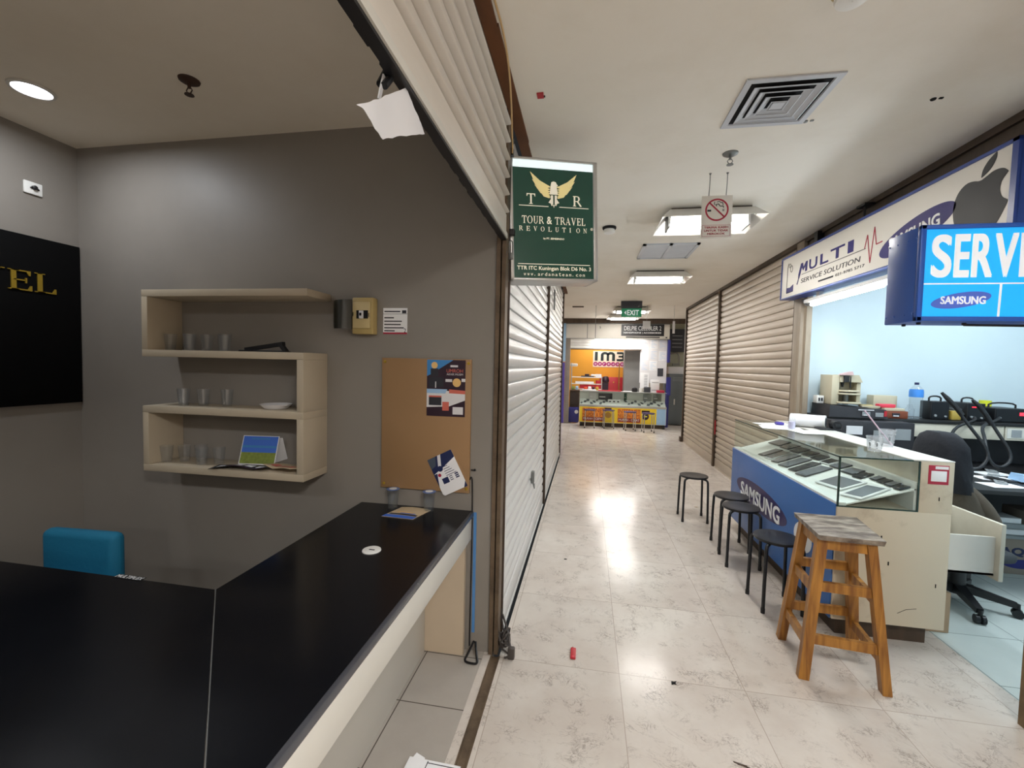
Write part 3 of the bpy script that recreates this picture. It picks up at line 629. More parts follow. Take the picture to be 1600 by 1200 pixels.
# breaker box with its smoked cover open
t = thing('breaker_box', 'yellowed plastic breaker box with open dark cover on the grey wall', 'breaker box', (-1.14, 2.158, 1.65))
b = MB(); b.box(-1.213, -1.096, 2.105, 2.157, 1.643, 1.832, bev=.006); link('housing', b, M_breaker, t)
b = MB(); b.box(-1.205, -1.108, 2.094, 2.106, 1.672, 1.808, bev=.004)
fp = link('front_plate', b, mat('pale_yellowed_plastic', '#c7b483', .4), t)
b = MB(); b.box(-1.182, -1.118, 2.0925, 2.096, 1.722, 1.764); b.box(-1.202, -1.199, 2.0925, 2.096, 1.735, 1.755); b.box(-1.115, -1.112, 2.0925, 2.096, 1.73, 1.75); b.mi = 1; b.box(-1.165, -1.142, 2.085, 2.096, 1.722, 1.762, bev=.002); b.mi = 0; b.box(-1.158, -1.150, 2.078, 2.088, 1.736, 1.75); link('switch', b, [M_dark, M_paper], fp)
b = MB(); b.ring_strip([[Vector((-1.212-.09*u, 2.10-.03*math.sin(u*PI*.9)-.012*u, z))+Vector((0, d, 0)) for (z, d) in ((1.668-.016*(0 if u < .95 else -1), 0), (1.822-.012*u, 0), (1.822-.012*u, .004), (1.668, .004))] for u in (0, .15, .35, .55, .75, .92, 1)])
link('cover', b, M_smoked, t)
# notice
t = thing('notice', 'small white printed notice with a pink stripe beside the breaker box', 'notice', (-.978, 2.157, 1.66))
Mn = FY(-1.064, 2.157, 1.648); b = MB(); b.rect(0, 0, .134, .136, Mn, .0015); link('card', b, M_paperw, t)
b = MB()
for z, x1 in ((.118, .095), (.085, .06), (.067, .104), (.050, .098), (.033, .115), (.017, .065)): b.rect(.006, z-.003, x1, z+.003, Mn, .0004, .0015)
b.rect(.0, .104, .134, .1055, Mn, .0004, .0015); b.rect(.105, .108, .128, .124, Mn, .0004, .0015); b.text('2', .115, .008, .128, .03, Mn, .0004, .0015); link('print', b, M_ink, t)
b = MB(); b.rect(0, 0, .134, .009, Mn, .0005, .0015); link('stripe', b, M_redp, t)
# pin board with posters
t = thing('pin_board', 'brown hardboard notice board screwed to the grey wall over the counter', 'board', (-.82, 2.158, .84))
b = MB(); b.box(-1.062, -.577, 2.142, 2.1575, .836, 1.523, bev=.002); link('panel', b, M_cork, t)
for x, z in ((-1.045, 1.503), (-.592, 1.503), (-1.045, .858), (-.592, .858)):
    b = MB(); b.lathe([(.001, 0), (.008, 0), (.007, .003), (.001, .004)], 14, M=FY(x, 2.142, z), cap=False); link('screw', b, M_gold, t)
# upper poster
t = thing('poster', 'dark blue pilgrimage poster pinned upright at the top of the brown board', 'poster', (-.705, 2.14, 1.23))
Mp = FY(-.812, 2.1415, 1.228); W_, H_ = .205, .29
b = MB(); b.rect(0, 0, W_, H_, Mp, .001); sh = link('sheet', b, M_maroon, t)
b = MB(); z = .001
b.mi = 0; b.poly([(0, H_), (.14, H_), (.02, .215), (0, .205)], Mp, .0003, z)
b.mi = 1; b.poly([(0, .14), (W_, .125), (W_, .085), (.12, .052), (0, .045)], Mp, .0003, z); b.rect(.14, .012, W_-.01, .05, Mp, .0003, z)
b.mi = 2; b.poly([(0, .14), (.11, .14), (.10, .118), (0, .118)], Mp, .0003, z+.0003)
b.mi = 3; b.poly([(.12, .14), (W_, .135), (W_, .117), (.12, .12)], Mp, .0003, z+.0003)
b.mi = 4; b.disc(.16, .175, .022, Mp, .0003, z+.0003); b.disc(.04, .262, .017, Mp, .0003, z+.0003)
b.mi = 5; b.rect(.012, .056, .08, .10, Mp, .0003, z+.0006); b.rect(.02, .205, .06, .245, Mp, .0003, z+.0003); b.rect(.01, .15, .09, .20, Mp, .0003, z+.0003)
b.mi = 3; b.rect(.085, .03, .12, .075, Mp, .0003, z+.0006); b.rect(.012, .098, .08, .106, Mp, .0003, z+.0008); b.text('UMROH', .105, .226, .192, .244, Mp, .0003, z)
b.mi = 1; b.rect(.10, .178, .135, .192, Mp, .0003, z); b.rect(.185, .18, W_, .196, Mp, .0003, z); b.text('AKHIR MUSIM', .105, .212, .192, .222, Mp, .0003, z); b.rect(.125, .254, .165, .264, Mp, .0003, z); b.rect(.045, .146, .05, .178, Mp, .0003, z+.0006)
link('print', b, [M_sky, M_paper, M_lblue, M_salmon, M_orangep, M_ink], sh)
# tilted poster
t = thing('poster', 'white and navy poster hanging tilted at the bottom of the brown board', 'poster', (-.70, 2.14, .82))
a = math.radians(27); Mq = fr((-.711, 2.1405, .812), (math.cos(a), 0, math.sin(a)), (-math.sin(a), 0, math.cos(a))); W_, H_ = .142, .205
b = MB(); b.poly([(0, .01), (.008, 0), (W_-.01, 0), (W_, .012), (W_, H_), (0, H_)], Mq, .001); sh = link('sheet', b, M_paperw, t)
b = MB(); z = .001
b.mi = 0; b.poly([(0, H_), (W_, H_), (W_, .165), (.07, .14), (0, .12)], Mq, .0003, z); b.poly([(W_-.02, 0), (W_, .0), (W_, .03)], Mq, .0003, z); b.poly([(0, .12), (.02, .12), (.0, .05)], Mq, .0003, z)
b.mi = 1; b.poly([(.06, H_), (.078, H_), (.05, .13), (.03, .125)], Mq, .0003, z+.0003)
b.mi = 2; b.poly([(0, H_), (.05, H_), (.03, .16), (0, .15)], Mq, .0003, z+.0003)
b.mi = 0; b.disc(.045, .137, .015, Mq, .0003, z+.0006); b.rect(.03, .055, .065, .085, Mq, .0003, z+.0003)
b.mi = 3; b.disc(.028, .107, .009, Mq, .0003, z+.0003)
b.mi = 0
for i in range(5): b.rect(.06, .09+.012*i, .06+.06-.008*i, .093+.012*i, Mq, .0003, z)
for i in range(3): b.rect(.072, .06+.01*i, .09, .064+.01*i, Mq, .0003, z); b.rect(.105, .06+.01*i, .125, .067+.01*i, Mq, .0003, z)
link('print', b, [M_navy, M_paper, mat('slate_print', '#46505e', .6), M_redp], sh)
# water cups and brochure on the counter
def watercup(x, y, lab):
    t = thing('water_cup', lab, 'cup', (x, y, .742))
    z = .7425
    b = MB(); b.lathe([(.02, z+.003), (.024, z), (.031, z+.095), (.0335, z+.097), (.0335, z+.099), (.030, z+.097), (.0225, z+.004), (.001, z+.004)], 24, (x, y, 0), cap=False); link('cup_wall', b, M_cup, t)
    b = MB(); b.lathe([(.001, z+.006), (.022, z+.006), (.0275, z+.075), (.001, z+.075)], 20, (x, y, 0), cap=False); link('water', b, M_water, t)
    b = MB(); b.lathe([(.0335, z+.0985), (.034, z+.1), (.001, z+.101)], 24, (x, y, 0), cap=False); b.mi = 1; b.disc(x, y, .02, I4, .0006, z+.101); link('lid', b, [M_bluelid, M_paperw], t)
watercup(-.975, 2.105, 'sealed plastic water cup with blue lid, at the back left of the counter end')
watercup(-.778, 2.105, 'sealed plastic water cup with blue lid, right of the folded brochure')
t = thing('brochure', 'blue and cream travel brochure lying on the counter between two cups', 'brochure', (-.895, 2.03, .742))
Mb = fr((-.972, 1.965, .7428), (.98, -.1, 0), (.12, 1, .0)); Mb = FZ(-.972, 1.972, .7428, -.06)
def f_(u, v): p = Mb @ Vector((u*.165+v*.03, v*.15, .001+.006*math.sin(u*PI)*v)); return p
b = MB(); b.sheet(f_, 8, 6, .0015); link('cover', b, M_papert, t)
b = MB()
def patch(u0, u1, v0, v1, off=.0016): b.ring_strip([[Vector(f_(u0+(u1-u0)*i/4, v))+Vector((0, 0, off)) for v in (v0, v1)] for i in range(5)], close=False)
patch(0, 1, 0, .22); b.mi = 1; patch(.05, .95, .25, .36); b.mi = 2; patch(.2, .7, .45, .52); b.mi = 0; patch(.35, .85, .38, .43); link('print', b, [M_bluepaper, M_ink, M_orangep], t)
# teal chair
t = thing('office_chair', 'teal padded chair whose rounded back shows behind the black counter', 'chair', (-2.26, 1.45, 0))
x0, y0 = -2.30, 1.64
b = MB(); b.box(-.195, .195, -.035, .035, .40, .685, fr((x0, y0, 0), (1, .05, 0), (-.0, 1, .0)), bev=.033, seg=4); link('backrest', b, M_teal, t)
b = MB(); b.box(x0-.21, x0+.21, y0-.46, y0-.02, .40, .46, bev=.025, seg=3); link('seat', b, M_teal, t)
for sx in (-1, 1):
    for yy in (.08, .42):
        b = MB(); b.tube([(x0+sx*.17, y0-yy, .41), (x0+sx*.19, y0-yy-(.03 if yy > .2 else -.03), .0)], .012, 10); link('leg', b, M_blackm, t)
    b = MB(); b.tube([(x0+sx*.14, y0+.02, .5), (x0+sx*.14, y0-.0, .39), (x0+sx*.14, y0-.14, .39)], .010, 8); link('back_bracket', b, M_blackm, t)
# bits on and below the jamb
b = MB(); b.box(-.553, -.538, 2.1535, 2.157, .10, .735); solo('tape_strip', b, M_bluetape, 'vertical strip of blue tape on the grey pillar beside the counter', 'tape')
b = MB(); b.tube([(-.577, 2.15, .905), (-.568, 2.147, .925), (-.560, 2.147, .90), (-.559, 2.15, .6), (-.562, 2.15, .03)], .0035, 8, 2); solo('wall_cable', b, M_black, 'thin black cable running down the pillar from the brown board', 'cable')
b = MB(); b.lathe([(.001, 0), (.006, 0), (.005, .010), (.001, .012)], 12, M=FY(-.553, 2.157, .956), cap=False); b.beam((-.57, 2.150, .956), (-.545, 2.146, .957), .006, .006, (0, 0, 1)); solo('wall_screw', b, M_dark, 'dark screw in the wall right of the brown board', 'screw')
b = MB(); P = [(-.53, 2.125, .075), (-.565, 2.06, .008), (-.49, 2.05, .008), (-.523, 2.125, .072)]
b.tube([P[0], (-.552, 2.083, .030), P[1], (-.535, 2.052, .006), P[2], (-.508, 2.085, .03), P[3]], .0055, 8, 2); solo('triangle_handle', b, M_blackm, 'black triangular pull handle leaning at the foot of the pillar', 'handle')
b = MB(); random.seed(3)
pts = []
for k in range(60):
    a = k*.9; pts.append((-.385+.03*math.cos(a)*random.uniform(.4, 1.2)+.00*k, 2.20+.05*math.sin(a*.8)*random.uniform(.4, 1.2), .02+.10*random.random()*(1-abs(k-30)/40)))
b.tube([(-.415, 2.26, .20), (-.41, 2.24, .12)]+pts+[(-.34, 2.14, .012), (-.335, 2.125, .01)], .0055, 6, 1)
b.tube([(-.408, 2.25, .16), (-.375, 2.22, .10), (-.345, 2.15, .05), (-.335, 2.13, .02), (-.37, 2.12, .01)], .006, 6, 2); b.box(-.355, -.32, 2.12, 2.15, .002, .06, bev=.006)
solo('cable_tangle', b, M_cable, 'tangle of dusty grey cables on the floor at the shutter corner', 'cable')
b = MB(); b.box(-.040, -.012, 2.19, 2.275, .0015, .012, bev=.004); b.mi = 1; b.disc(-.026, 2.20, .007, I4, .001, .012); b.mi = 0; b.tube([(-.033, 2.27, .008), (-.03, 2.29, .005), (-.024, 2.27, .008)], .002, 6); solo('tag', b, [M_red, M_pink], 'small red plastic tag lying on the marble floor', 'tag')
b = MB(); b.box(-.262, -.232, 2.02, 2.06, 2.735, 2.7398); b.mi = 1; b.box(-.235, -.226, 2.045, 2.055, 2.736, 2.7398); solo('ceiling_sticker', b, [M_red, M_dark], 'tiny red sticker on the corridor ceiling', 'sticker')
Mt = fr((-.62, 1.40, .012), (1, -.02, .0), (.05, 1, 0))
b = MB(); b.rect(0, 0, .20, .10, Mt, .002); b.poly([(0, .03), (.07, .02), (.06, .10), (.02, .115)], Mt, .0015, .006); b.mi = 1; b.line([(.075, .095), (.075, .0)], .003, Mt, .0005, .002); b.line([(.075, .088), (.2, .088)], .003, Mt, .0005, .002)
solo('paper_sheet', b, [M_paperw, M_ink], 'torn white paper on the tiles by the threshold, at the bottom of the view', 'paper')
# hanging cable along the broken ceiling edge
b = MB(); b.tube([(-.345, 1.5, 2.735), (-.338, 1.62, 2.722), (-.345, 1.78, 2.70), (-.372, 2.0, 2.66), (-.395, 2.15, 2.62), (-.400, 2.20, 2.60), (-.404, 2.215, 2.57)], .004, 8, 2); b.tube([(-.345, 1.5, 2.735), (-.335, 1.2, 2.74), (-.35, .8, 2.735)], .004, 8, 1)
solo('hanging_cable', b, M_tapecream, 'thin tan cable sagging along the ceiling edge above the green sign', 'cable')

# ================================================================== CORRIDOR CEILING AND SIGNS
def fitting(x, y, lab, tilt=0.0):
    """open fluorescent fitting: housing above, sloped white reflector tray, two tubes, end clips"""
    t = thing('fluorescent_fitting', lab, 'ceiling light', (x, y, 2.74), 0, None)
    hx, hy, z0, z1 = .37, .245, 2.642, 2.738
    b = MB()
    o = [(-hx, -hy, z0), (hx, -hy, z0), (hx, hy, z0), (-hx, hy, z0)]; i_ = [(-hx+.07, -hy+.085, z1-.02), (hx-.07, -hy+.085, z1-.02), (hx-.07, hy-.085, z1-.02), (-hx+.07, hy-.085, z1-.02)]
    o2 = [(-hx, -hy, z0+.004), (hx, -hy, z0+.004), (hx, hy, z0+.004), (-hx, hy, z0+.004)]; i2 = [(a*1.01, c*1.02, z1-.014) for a, c, _ in i_]
    P = lambda L: [Vector((x+a, y+c, d)) for a, c, d in L]
    b.ring_strip([P(o), P(i_)], True, False, True); b.ring_strip([P(o2), P(i2)], True, False, True); b.ring_strip([P(o), P(o2)], True, False, False)
    link('reflector', b, M_refl, t, smooth=False)
    b = MB(); b.box(x-.29, x+.29, y-.14, y+.14, z1-.012, 2.7395); link('housing', b, M_brownd, t)
    for dy in (-.055, .055):
        b = MB(); b.cyl((x-.285, y+dy, 2.634), (x+.285, y+dy, 2.634), .013, n=14); link('tube', b, M_tube, t)
    for sx in (-1, 1):
        b = MB(); b.box(x+sx*.285, x+sx*.30, y-.085, y+.085, 2.618, 2.725); b.tube([(x+sx*.30, y-.19, 2.655), (x+sx*.325, y-.17, 2.69), (x+sx*.30, y-.14, 2.715)], .004, 6); link('lamp_holder', b, M_alud, t)
    return t
f1 = fitting(.90, 3.72, 'fluorescent ceiling fitting behind the no-smoking sign')
labs = ['fluorescent ceiling fitting, second along the corridor, beyond the return-air grille', 'fluorescent ceiling fitting far down the corridor, left of the exit sign', 'small far fluorescent ceiling fitting close to the back stall, below the exit sign', None, None]
for (x, y), l in zip(LAMPS[1:], labs):
    dup(f1, (x, y, 2.74), 0, l or ('fluorescent ceiling fitting behind the viewer, nearer the entrance' if y < -2 else 'fluorescent ceiling fitting just behind the viewer'))
# square four-way diffuser
t = thing('ceiling_diffuser', 'square white four-way air diffuser in the corridor ceiling, top right', 'air vent', (.83, 2.24, 2.74))
cx, cy = .829, 2.238; h = .192
def sqring(b, h0, z0, h1, z1): b.ring_strip([[Vector((cx+sx*hh, cy+sy*hh, zz)) for sx, sy in ((-1, -1), (1, -1), (1, 1), (-1, 1))] for hh, zz in ((h0, z0), (h1, z1))], True, False, False)
b = MB(); sqring(b, h, 2.732, h-.026, 2.732); sqring(b, h, 2.732, h, 2.7395); sqring(b, h-.026, 2.732, h-.03, 2.738); link('frame', b, M_vent, t, smooth=False)
b = MB(); b.box(cx-h+.025, cx+h-.025, cy-h+.025, cy+h-.025, 2.7385, 2.7397); link('duct_backing', b, M_dark, t)
for k in range(4):
    b = MB(); h1 = .140-.036*k; sqring(b, h1+.006, 2.727-.0015*k, h1-.026, 2.7383); sqring(b, h1+.006, 2.7265-.0015*k, h1+.001, 2.7258-.0015*k); link('louvre', b, M_vent, t, smooth=False)
b = MB(); b.box(cx-.026, cx+.026, cy-.026, cy+.026, 2.722, 2.725); link('centre_plate', b, M_vent, t)
# return grille
t = thing('return_grille', 'flat grey slatted return-air grille in the ceiling beyond the no-smoking sign', 'air vent', (.79, 4.84, 2.74))
b = MB(); x0, x1, y0, y1 = .52, 1.06, 4.56, 5.13
for a in ((x0, x1, y0, y0+.03), (x0, x1, y1-.03, y1), (x0, x0+.03, y0, y1), (x1-.03, x1, y0, y1), (.775, .805, y0, y1)): b.box(*a, 2.722, 2.7395)
link('frame', b, M_vent, t)
b = MB()
for i in range(14):
    y = y0+.045+i*.0365; b.hexa([(x0+.03, y+.026, 2.724), (x1-.03, y+.026, 2.724), (x1-.03, y+.031, 2.724), (x0+.03, y+.031, 2.724)], [(x0+.03, y+.008, 2.732), (x1-.03, y+.008, 2.732), (x1-.03, y+.013, 2.732), (x0+.03, y+.013, 2.732)])
link('slats', b, M_vent, t)
b = MB(); b.box(x0+.02, x1-.02, y0+.02, y1-.02, 2.738, 2.7397); link('duct_backing', b, M_dark, t)
sprinkler(.774, 2.72, 2.74, 'grey sprinkler head on the corridor ceiling above the no-smoking sign', M_alud)
def smoke(x, y, lab, m1, m2):
    t = thing('smoke_detector', lab, 'smoke detector', (x, y, 2.74))
    b = MB(); b.lathe([(.06, 2.7395), (.06, 2.725), (.055, 2.72), (.03, 2.718), (.001, 2.718)], 28, (x, y, 0), cap=False); link('base', b, m1, t)
    b = MB(); b.lathe([(.046, 2.719), (.05, 2.70), (.046, 2.688), (.02, 2.684), (.001, 2.684)], 28, (x, y, 0), cap=False); link('sensor', b, m2, t)
smoke(.16, 4.0, 'white smoke detector with dark ring on the ceiling right of the green hanging sign', M_dark, M_white)
smoke(.80, 1.60, 'yellowed smoke detector at the very top edge of the view', M_breaker, M_white)
# no-smoking sign on two chains
t = thing('no_smoking_sign', 'white hanging no-smoking sign with red prohibition ring', 'sign', (.78, 2.98, 2.33))
Ms = FY(.689, 2.974, 2.332); W_, H_ = .184, .267
b = MB(); b.box(.689, .873, 2.974, 2.982, 2.332, 2.599, bev=.002); link('plate', b, M_signw, t)
b = MB(); cx_, cz_ = W_/2, .178; b.arc(cx_, cz_, .070, .070, 0, 2*PI, .010, Ms, .0008, n=40); b.line([(cx_-.043, cz_+.043), (cx_+.043, cz_-.043)], .009, Ms, .0008)
for a in ((.008, .012, .176, .0135), (.008, .082, .176, .0835), (.008, .012, .0095, .0835), (.1745, .012, .176, .0835)): b.rect(*a, Ms, .0008)
for s, z in (('TERIMA KASIH', .062), ('UNTUK TIDAK', .042), ('MEROKOK', .022)): b.text(s, .020 if len(s) > 8 else .04, z, .164 if len(s) > 8 else .145, z+.013, Ms, .0008, bold=.012)
link('red_print', b, M_redp, t)
b = MB(); b.rect(.035, .168, .058, .180, Ms, .0008); b.rect(.125, .168, .128, .182, Ms, .0008); b.rect(.131, .168, .135, .182, Ms, .0008); b.line([(.132, .19), (.128, .20), (.11, .20), (.10, .215), (.085, .21), (.09, .20)], .005, Ms, .0009); b.line([(.09, .226), (.105, .23), (.115, .222), (.125, .222), (.128, .205)], .004, Ms, .0009); b.line([(.078, .228), (.074, .218), (.08, .208)], .004, Ms, .0009)
link('cigarette_symbol', b, M_ink, t)
for x in (.73, .833):
    b = MB(); b.tube([(x, 2.978, 2.595), (x+.003, 2.978, 2.66), (x+.004, 2.978, 2.7395)], .0025, 6); b.lathe([(.001, 2.7395), (.008, 2.739), (.004, 2.73), (.001, 2.73)], 10, (x+.004, 2.978, 0), cap=False); link('hanging_wire', b, M_alud, t)
# exit sign
t = thing('exit_sign', 'green EXIT sign with arrow hanging from the ceiling', 'exit sign', (.785, 8.4, 2.45))
b = MB(); b.box(.597, .975, 8.39, 8.47, 2.60, 2.735); link('housing', b, M_exitd, t)
b = MB(); b.box(.605, .968, 8.395, 8.43, 2.445, 2.605, bev=.003); link('panel', b, M_exit, t)
Me = FY(.605, 8.3945, 2.445); b = MB(); b.text('EXIT', .105, .03, .315, .125, Me, .002, bold=.012); b.poly([(.05, .078), (.085, .115), (.085, .041)], Me, .002); link('lettering', b, M_wlit, t)
# small hanging cards and wires far down
for (x0, x1, z0, z1, lab) in ((1.07, 1.215, 2.275, 2.43, 'pale hanging card right of the exit sign, far down the corridor'), (1.635, 1.68, 2.19, 2.43, 'narrow white hanging tag near the far right shutter')):
    t = thing('hanging_card', lab, 'sign', ((x0+x1)/2, 9.0, z0))
    b = MB(); b.box(x0, x1, 8.995, 9.0, z0, z1); link('card', b, M_paper, t)
    b = MB(); b.tube([((x0+x1)/2, 9.0, z1-.01), ((x0+x1)/2, 9.0, 2.739)], .003, 6); link('string', b, M_alud, t)
b = MB(); b.tube([(.148, 9.0, 2.10), (.147, 9.0, 2.739)], .004, 6); solo('hanging_wire', b, M_alud, 'thin straight wire hanging in front of the far stall fascia', 'wire')
b = MB(); b.box(-.33, -.10, 9.1, 9.18, 2.722, 2.7395); solo('ceiling_bracket', b, M_brownd, 'small dark bracket on the ceiling by the far left shutter', 'bracket')
# loose wires and stains on the ceiling near the repair sign
for i, (x, y) in enumerate(((1.03, 2.42), (1.50, 2.30))):
    b = MB(); b.lathe([(.001, 2.7395), (.012, 2.739), (.010, 2.734), (.001, 2.733)], 12, (x, y, 0), cap=False); b.box(x+.02, x+.035, y-.01, y+.0, 2.735, 2.7395); solo('ceiling_plug', b, M_alud if i == 0 else M_dark, ('small pale plug in the ceiling right of the square diffuser', 'small dark plug in the ceiling above the repair shop sign')[i], 'plug')
# green hanging light-box sign
A0, A1 = Vector((-.405, 2.26, 1.945)), Vector((.043, 2.44, 1.965)); ex = (A1-A0).normalized(); ey = Vector((-ex.z*ex.x, 0, 1)).normalized(); ey = (Vector((0, 0, 1))-ex*ex.z).normalized()
W_ = (A1-A0).length; H_ = .632
Mg = fr(A0, ex, ey)
t = thing('hanging_sign', 'dark green hanging light-box sign with a gold eagle, beside the left shutter', 'sign', (A0.x+.22, 2.40, 1.93))
b = MB(); b.box(.075, W_-.004, .004, H_-.004, -.165, -.004, Mg); b.box(.004, .076, .004, H_-.004, -.03, -.004, Mg); link('case', b, M_alu, t)
b = MB()
for a in ((0, W_, 0, .012), (0, W_, H_-.012, H_), (0, .018, 0, H_), (W_-.022, W_, 0, H_)): b.box(*a, -.17, .006, Mg, bev=.002)
link('frame', b, M_alu, t)
b = MB(); b.rect(.018, .012, W_-.022, H_-.012, Mg, .002, -.004); link('diffuser', b, emis('lit_white_panel', '#dfeef0', .85), t)
b = MB(); b.rect(.019, .012, W_-.023, H_-.052, Mg, .002, -.001); pp = link('printed_panel', b, M_signgr, t)
z = .0012; cxs = (W_-.004)/2
def wing(b, s):
    X = lambda x, y: (cxs+s*x, .425+y)
    fe = [((.015, .062), (.075, .092), (.128, .135), (.110, .093), (.050, .052)), ((.018, .050), (.07, .070), (.118, .098), (.100, .070), (.045, .040)), ((.018, .040), (.065, .052), (.104, .070), (.088, .048), (.040, .028)), ((.018, .030), (.055, .036), (.086, .046), (.072, .028), (.034, .016)), ((.012, .02), (.045, .02), (.066, .026), (.055, .012), (.024, .004))]
    for f in fe: b.poly([X(*p) for p in f], Mg, .0015, z)
b = MB()
for s in (-1, 1): wing(b, s)
link('eagle_wings', b, M_goldp, pp)
b = MB(); X = lambda x, y: (cxs+x, .425+y)
b.poly([X(*p) for p in ((-.016, .074), (-.012, .088), (.0, .092), (.012, .088), (.017, .078), (.024, .07), (.016, .066), (.022, .03), (.016, 0), (.03, -.018), (.018, -.022), (.012, -.035), (.004, -.03), (0, -.045), (-.004, -.03), (-.012, -.035), (-.018, -.022), (-.03, -.018), (-.016, 0), (-.022, .03))], Mg, .0015, z)
link('eagle_body', b, M_creamp, pp)
b = MB(); b.serif('T', cxs-.148, .395, cxs-.102, .448, Mg, .002, z); b.serif('R', cxs+.104, .395, cxs+.152, .448, Mg, .002, z); b.rect(cxs-.19, .384, cxs-.03, .3875, Mg, .0015, z); b.rect(cxs+.03, .384, cxs+.195, .3875, Mg, .0015, z)
b.serif('TOUR & TRAVEL', cxs-.175, .295, cxs+.175, .333, Mg, .0015, z, gap=.12)
for i, ch in enumerate('REVOLUTION'): b.serif(ch, cxs-.192+i*.0395, .256, cxs-.192+i*.0395+(.010 if ch == 'I' else .020), .280, Mg, .0015, z)
b.arc(cxs+.212, .278, .007, .007, 0, 2*PI, .002, Mg, .0015, z, 14); b.text('R', cxs+.2095, .2745, cxs+.2145, .2815, Mg, .0015, z)
b.text('by PT. SEMESINDO', cxs-.06, .212, cxs+.055, .224, Mg, .0015, z, bold=.01)
b.rect(cxs-.20, .083, cxs+.20, .0865, Mg, .0015, z); b.text('TTR ITC Kuningan Blok D6 No. 3', cxs-.205, .048, cxs+.205, .074, Mg, .0015, z, bold=.008)
for i, ch in enumerate('www.ardanateam.com'):
    wd = .004 if ch in '.l' else .012
    b.text(ch, cxs-.170+i*.0193, .024, cxs-.170+i*.0193+wd, .024+(.004 if ch == '.' else .018 if ch in 'dt' else .012), Mg, .0015, z)
link('lettering', b, M_creamp, pp)
b = MB(); b.serif('T', cxs-.022, .395, cxs+.022, .448, Mg, .0015, .003); link('dark_initial', b, M_signgr, pp)
# its steel hanger post with padlock
t = thing('sign_bracket', 'rusty steel hanger with clamps and padlock holding the green sign', 'bracket', (-.41, 2.235, 1.93))
b = MB(); b.box(-.424, -.412, 2.226, 2.240, 1.93, 2.74); b.box(-.424, -.400, 2.22, 2.244, 2.565, 2.60); b.box(-.424, -.40, 2.22, 2.244, 2.63, 2.65); link('hanger_post', b, M_black, t)
b = MB(); b.box(-.426, -.385, 2.215, 2.25, 2.165, 2.195, bev=.004); link('clamp', b, M_black, t)
b = MB(); b.box(-.412, -.388, 2.205, 2.222, 2.038, 2.072, bev=.004); b.tube([(-.409, 2.213, 2.07), (-.409, 2.213, 2.125), (-.40, 2.213, 2.135), (-.391, 2.213, 2.125), (-.391, 2.213, 2.07)], .003, 8, 1); link('padlock', b, M_alud, t)

# ================================================================== REPAIR SHOP (right)
# long white fascia sign
t = thing('fascia_sign', 'long white repair shop fascia sign with dark emblems, blue frame', 'sign', (1.92, 3.5, 2.18))
def slope(u): return -.0261*u*.55
Sx = fr((1.85, 4.68, 2.19), (0, -1, -.012), (0, -.012, 1)); SL, SH = 2.372, .398
b = MB(); b.box(0, SL, 0, SH, -.145, -.006, Sx); link('case', b, M_bluefr, t)
b = MB(); b.rect(.008, .008, SL-.028, SH-.012, Sx, .004, -.006); pn = link('panel', b, M_signw, t)
b = MB()
for a in ((0, SL, 0, .010), (0, SL, SH-.016, SH), (0, .010, 0, SH), (SL-.03, SL, 0, SH)): b.box(*a, -.01, .006, Sx)
link('frame', b, M_bluefr, t)
z = -.0018; th_ = .0015
b = MB()
b.poly([(.345, .185), (.385, .275), (.42, .275), (.435, .235), (.475, .275), (.505, .275), (.50, .19), (.465, .19), (.466, .235), (.43, .205), (.405, .235), (.385, .19), (.365, .15), (.345, .13)], Sx, th_, z)
b.line([(.36, .17), (.34, .12), (.325, .10)], .012, Sx, th_, z)
b.text('U', .535, .187, .665, .275, Sx, th_, z, bold=.02); b.text('L', .715, .19, .835, .275, Sx, th_, z, bold=.02); b.text('T', .865, .19, 1.055, .275, Sx, th_, z, bold=.02); b.rect(1.095, .19, 1.165, .275, Sx, th_, z)
link('shop_name', b, M_samv2, pn)
b = MB(); b.rect(.405, .172, 1.305, .176, Sx, th_, z); b.text('SERVICE SOLUTION', .40, .098, 1.255, .136, Sx, th_, z, shear=.12); b.text('021-9785 5717', .95, .053, 1.305, .073, Sx, th_, z); b.rect(.70, .055, .92, .068, Sx, th_, z); b.arc(.17, .30, .02, .02, 0, 2*PI, .004, Sx, th_, z, 16); b.arc(.205, .265, .024, .032, 0, 2*PI, .005, Sx, th_, z, 20)
b.line([(.12, .05), (.125, .29), (.145, .325)], .008, Sx, th_, z); b.line([(.12, .05), (.25, .052)], .006, Sx, th_, z); link('grey_print', b, M_ink, pn)
b = MB(); b.poly([(.12, .05), (.255, .05), (.255, .115), (.19, .095), (.12, .10)], Sx, th_, z); link('doctor_symbol', b, M_samv2, pn)
b = MB(); b.line([(1.295, .176), (1.32, .262), (1.362, .066), (1.392, .295), (1.418, .175), (1.478, .178)], .007, Sx, .002, z); link('pulse_line', b, M_redp, pn)
b = MB(); b.disc(1.75, .155, .30, Sx, th_, z, ry=.082, n=56, rot=.20); link('emblem_oval', b, M_samv2, pn)
Sl = Sx @ Matrix.Translation((1.545, .105, 0)) @ Matrix.Rotation(.09, 4, 'Z')
b = MB(); b.text('SAMSUNG', .005, .0, .405, .068, Sl, .002, z+.001, bold=.02); link('emblem_lettering', b, M_wprint, pn)
AP = [(0, -.40), (.10, -.47), (.22, -.46), (.34, -.36), (.45, -.17), (.47, -.12), (.46, -.10), (.37, -.04), (.325, .08), (.35, .19), (.44, .27), (.445, .28), (.43, .30), (.36, .36), (.22, .38), (.10, .34), (0, .31), (-.12, .36), (-.26, .37), (-.40, .28), (-.47, .10), (-.45, -.12), (-.36, -.33), (-.24, -.45), (-.12, -.46)]
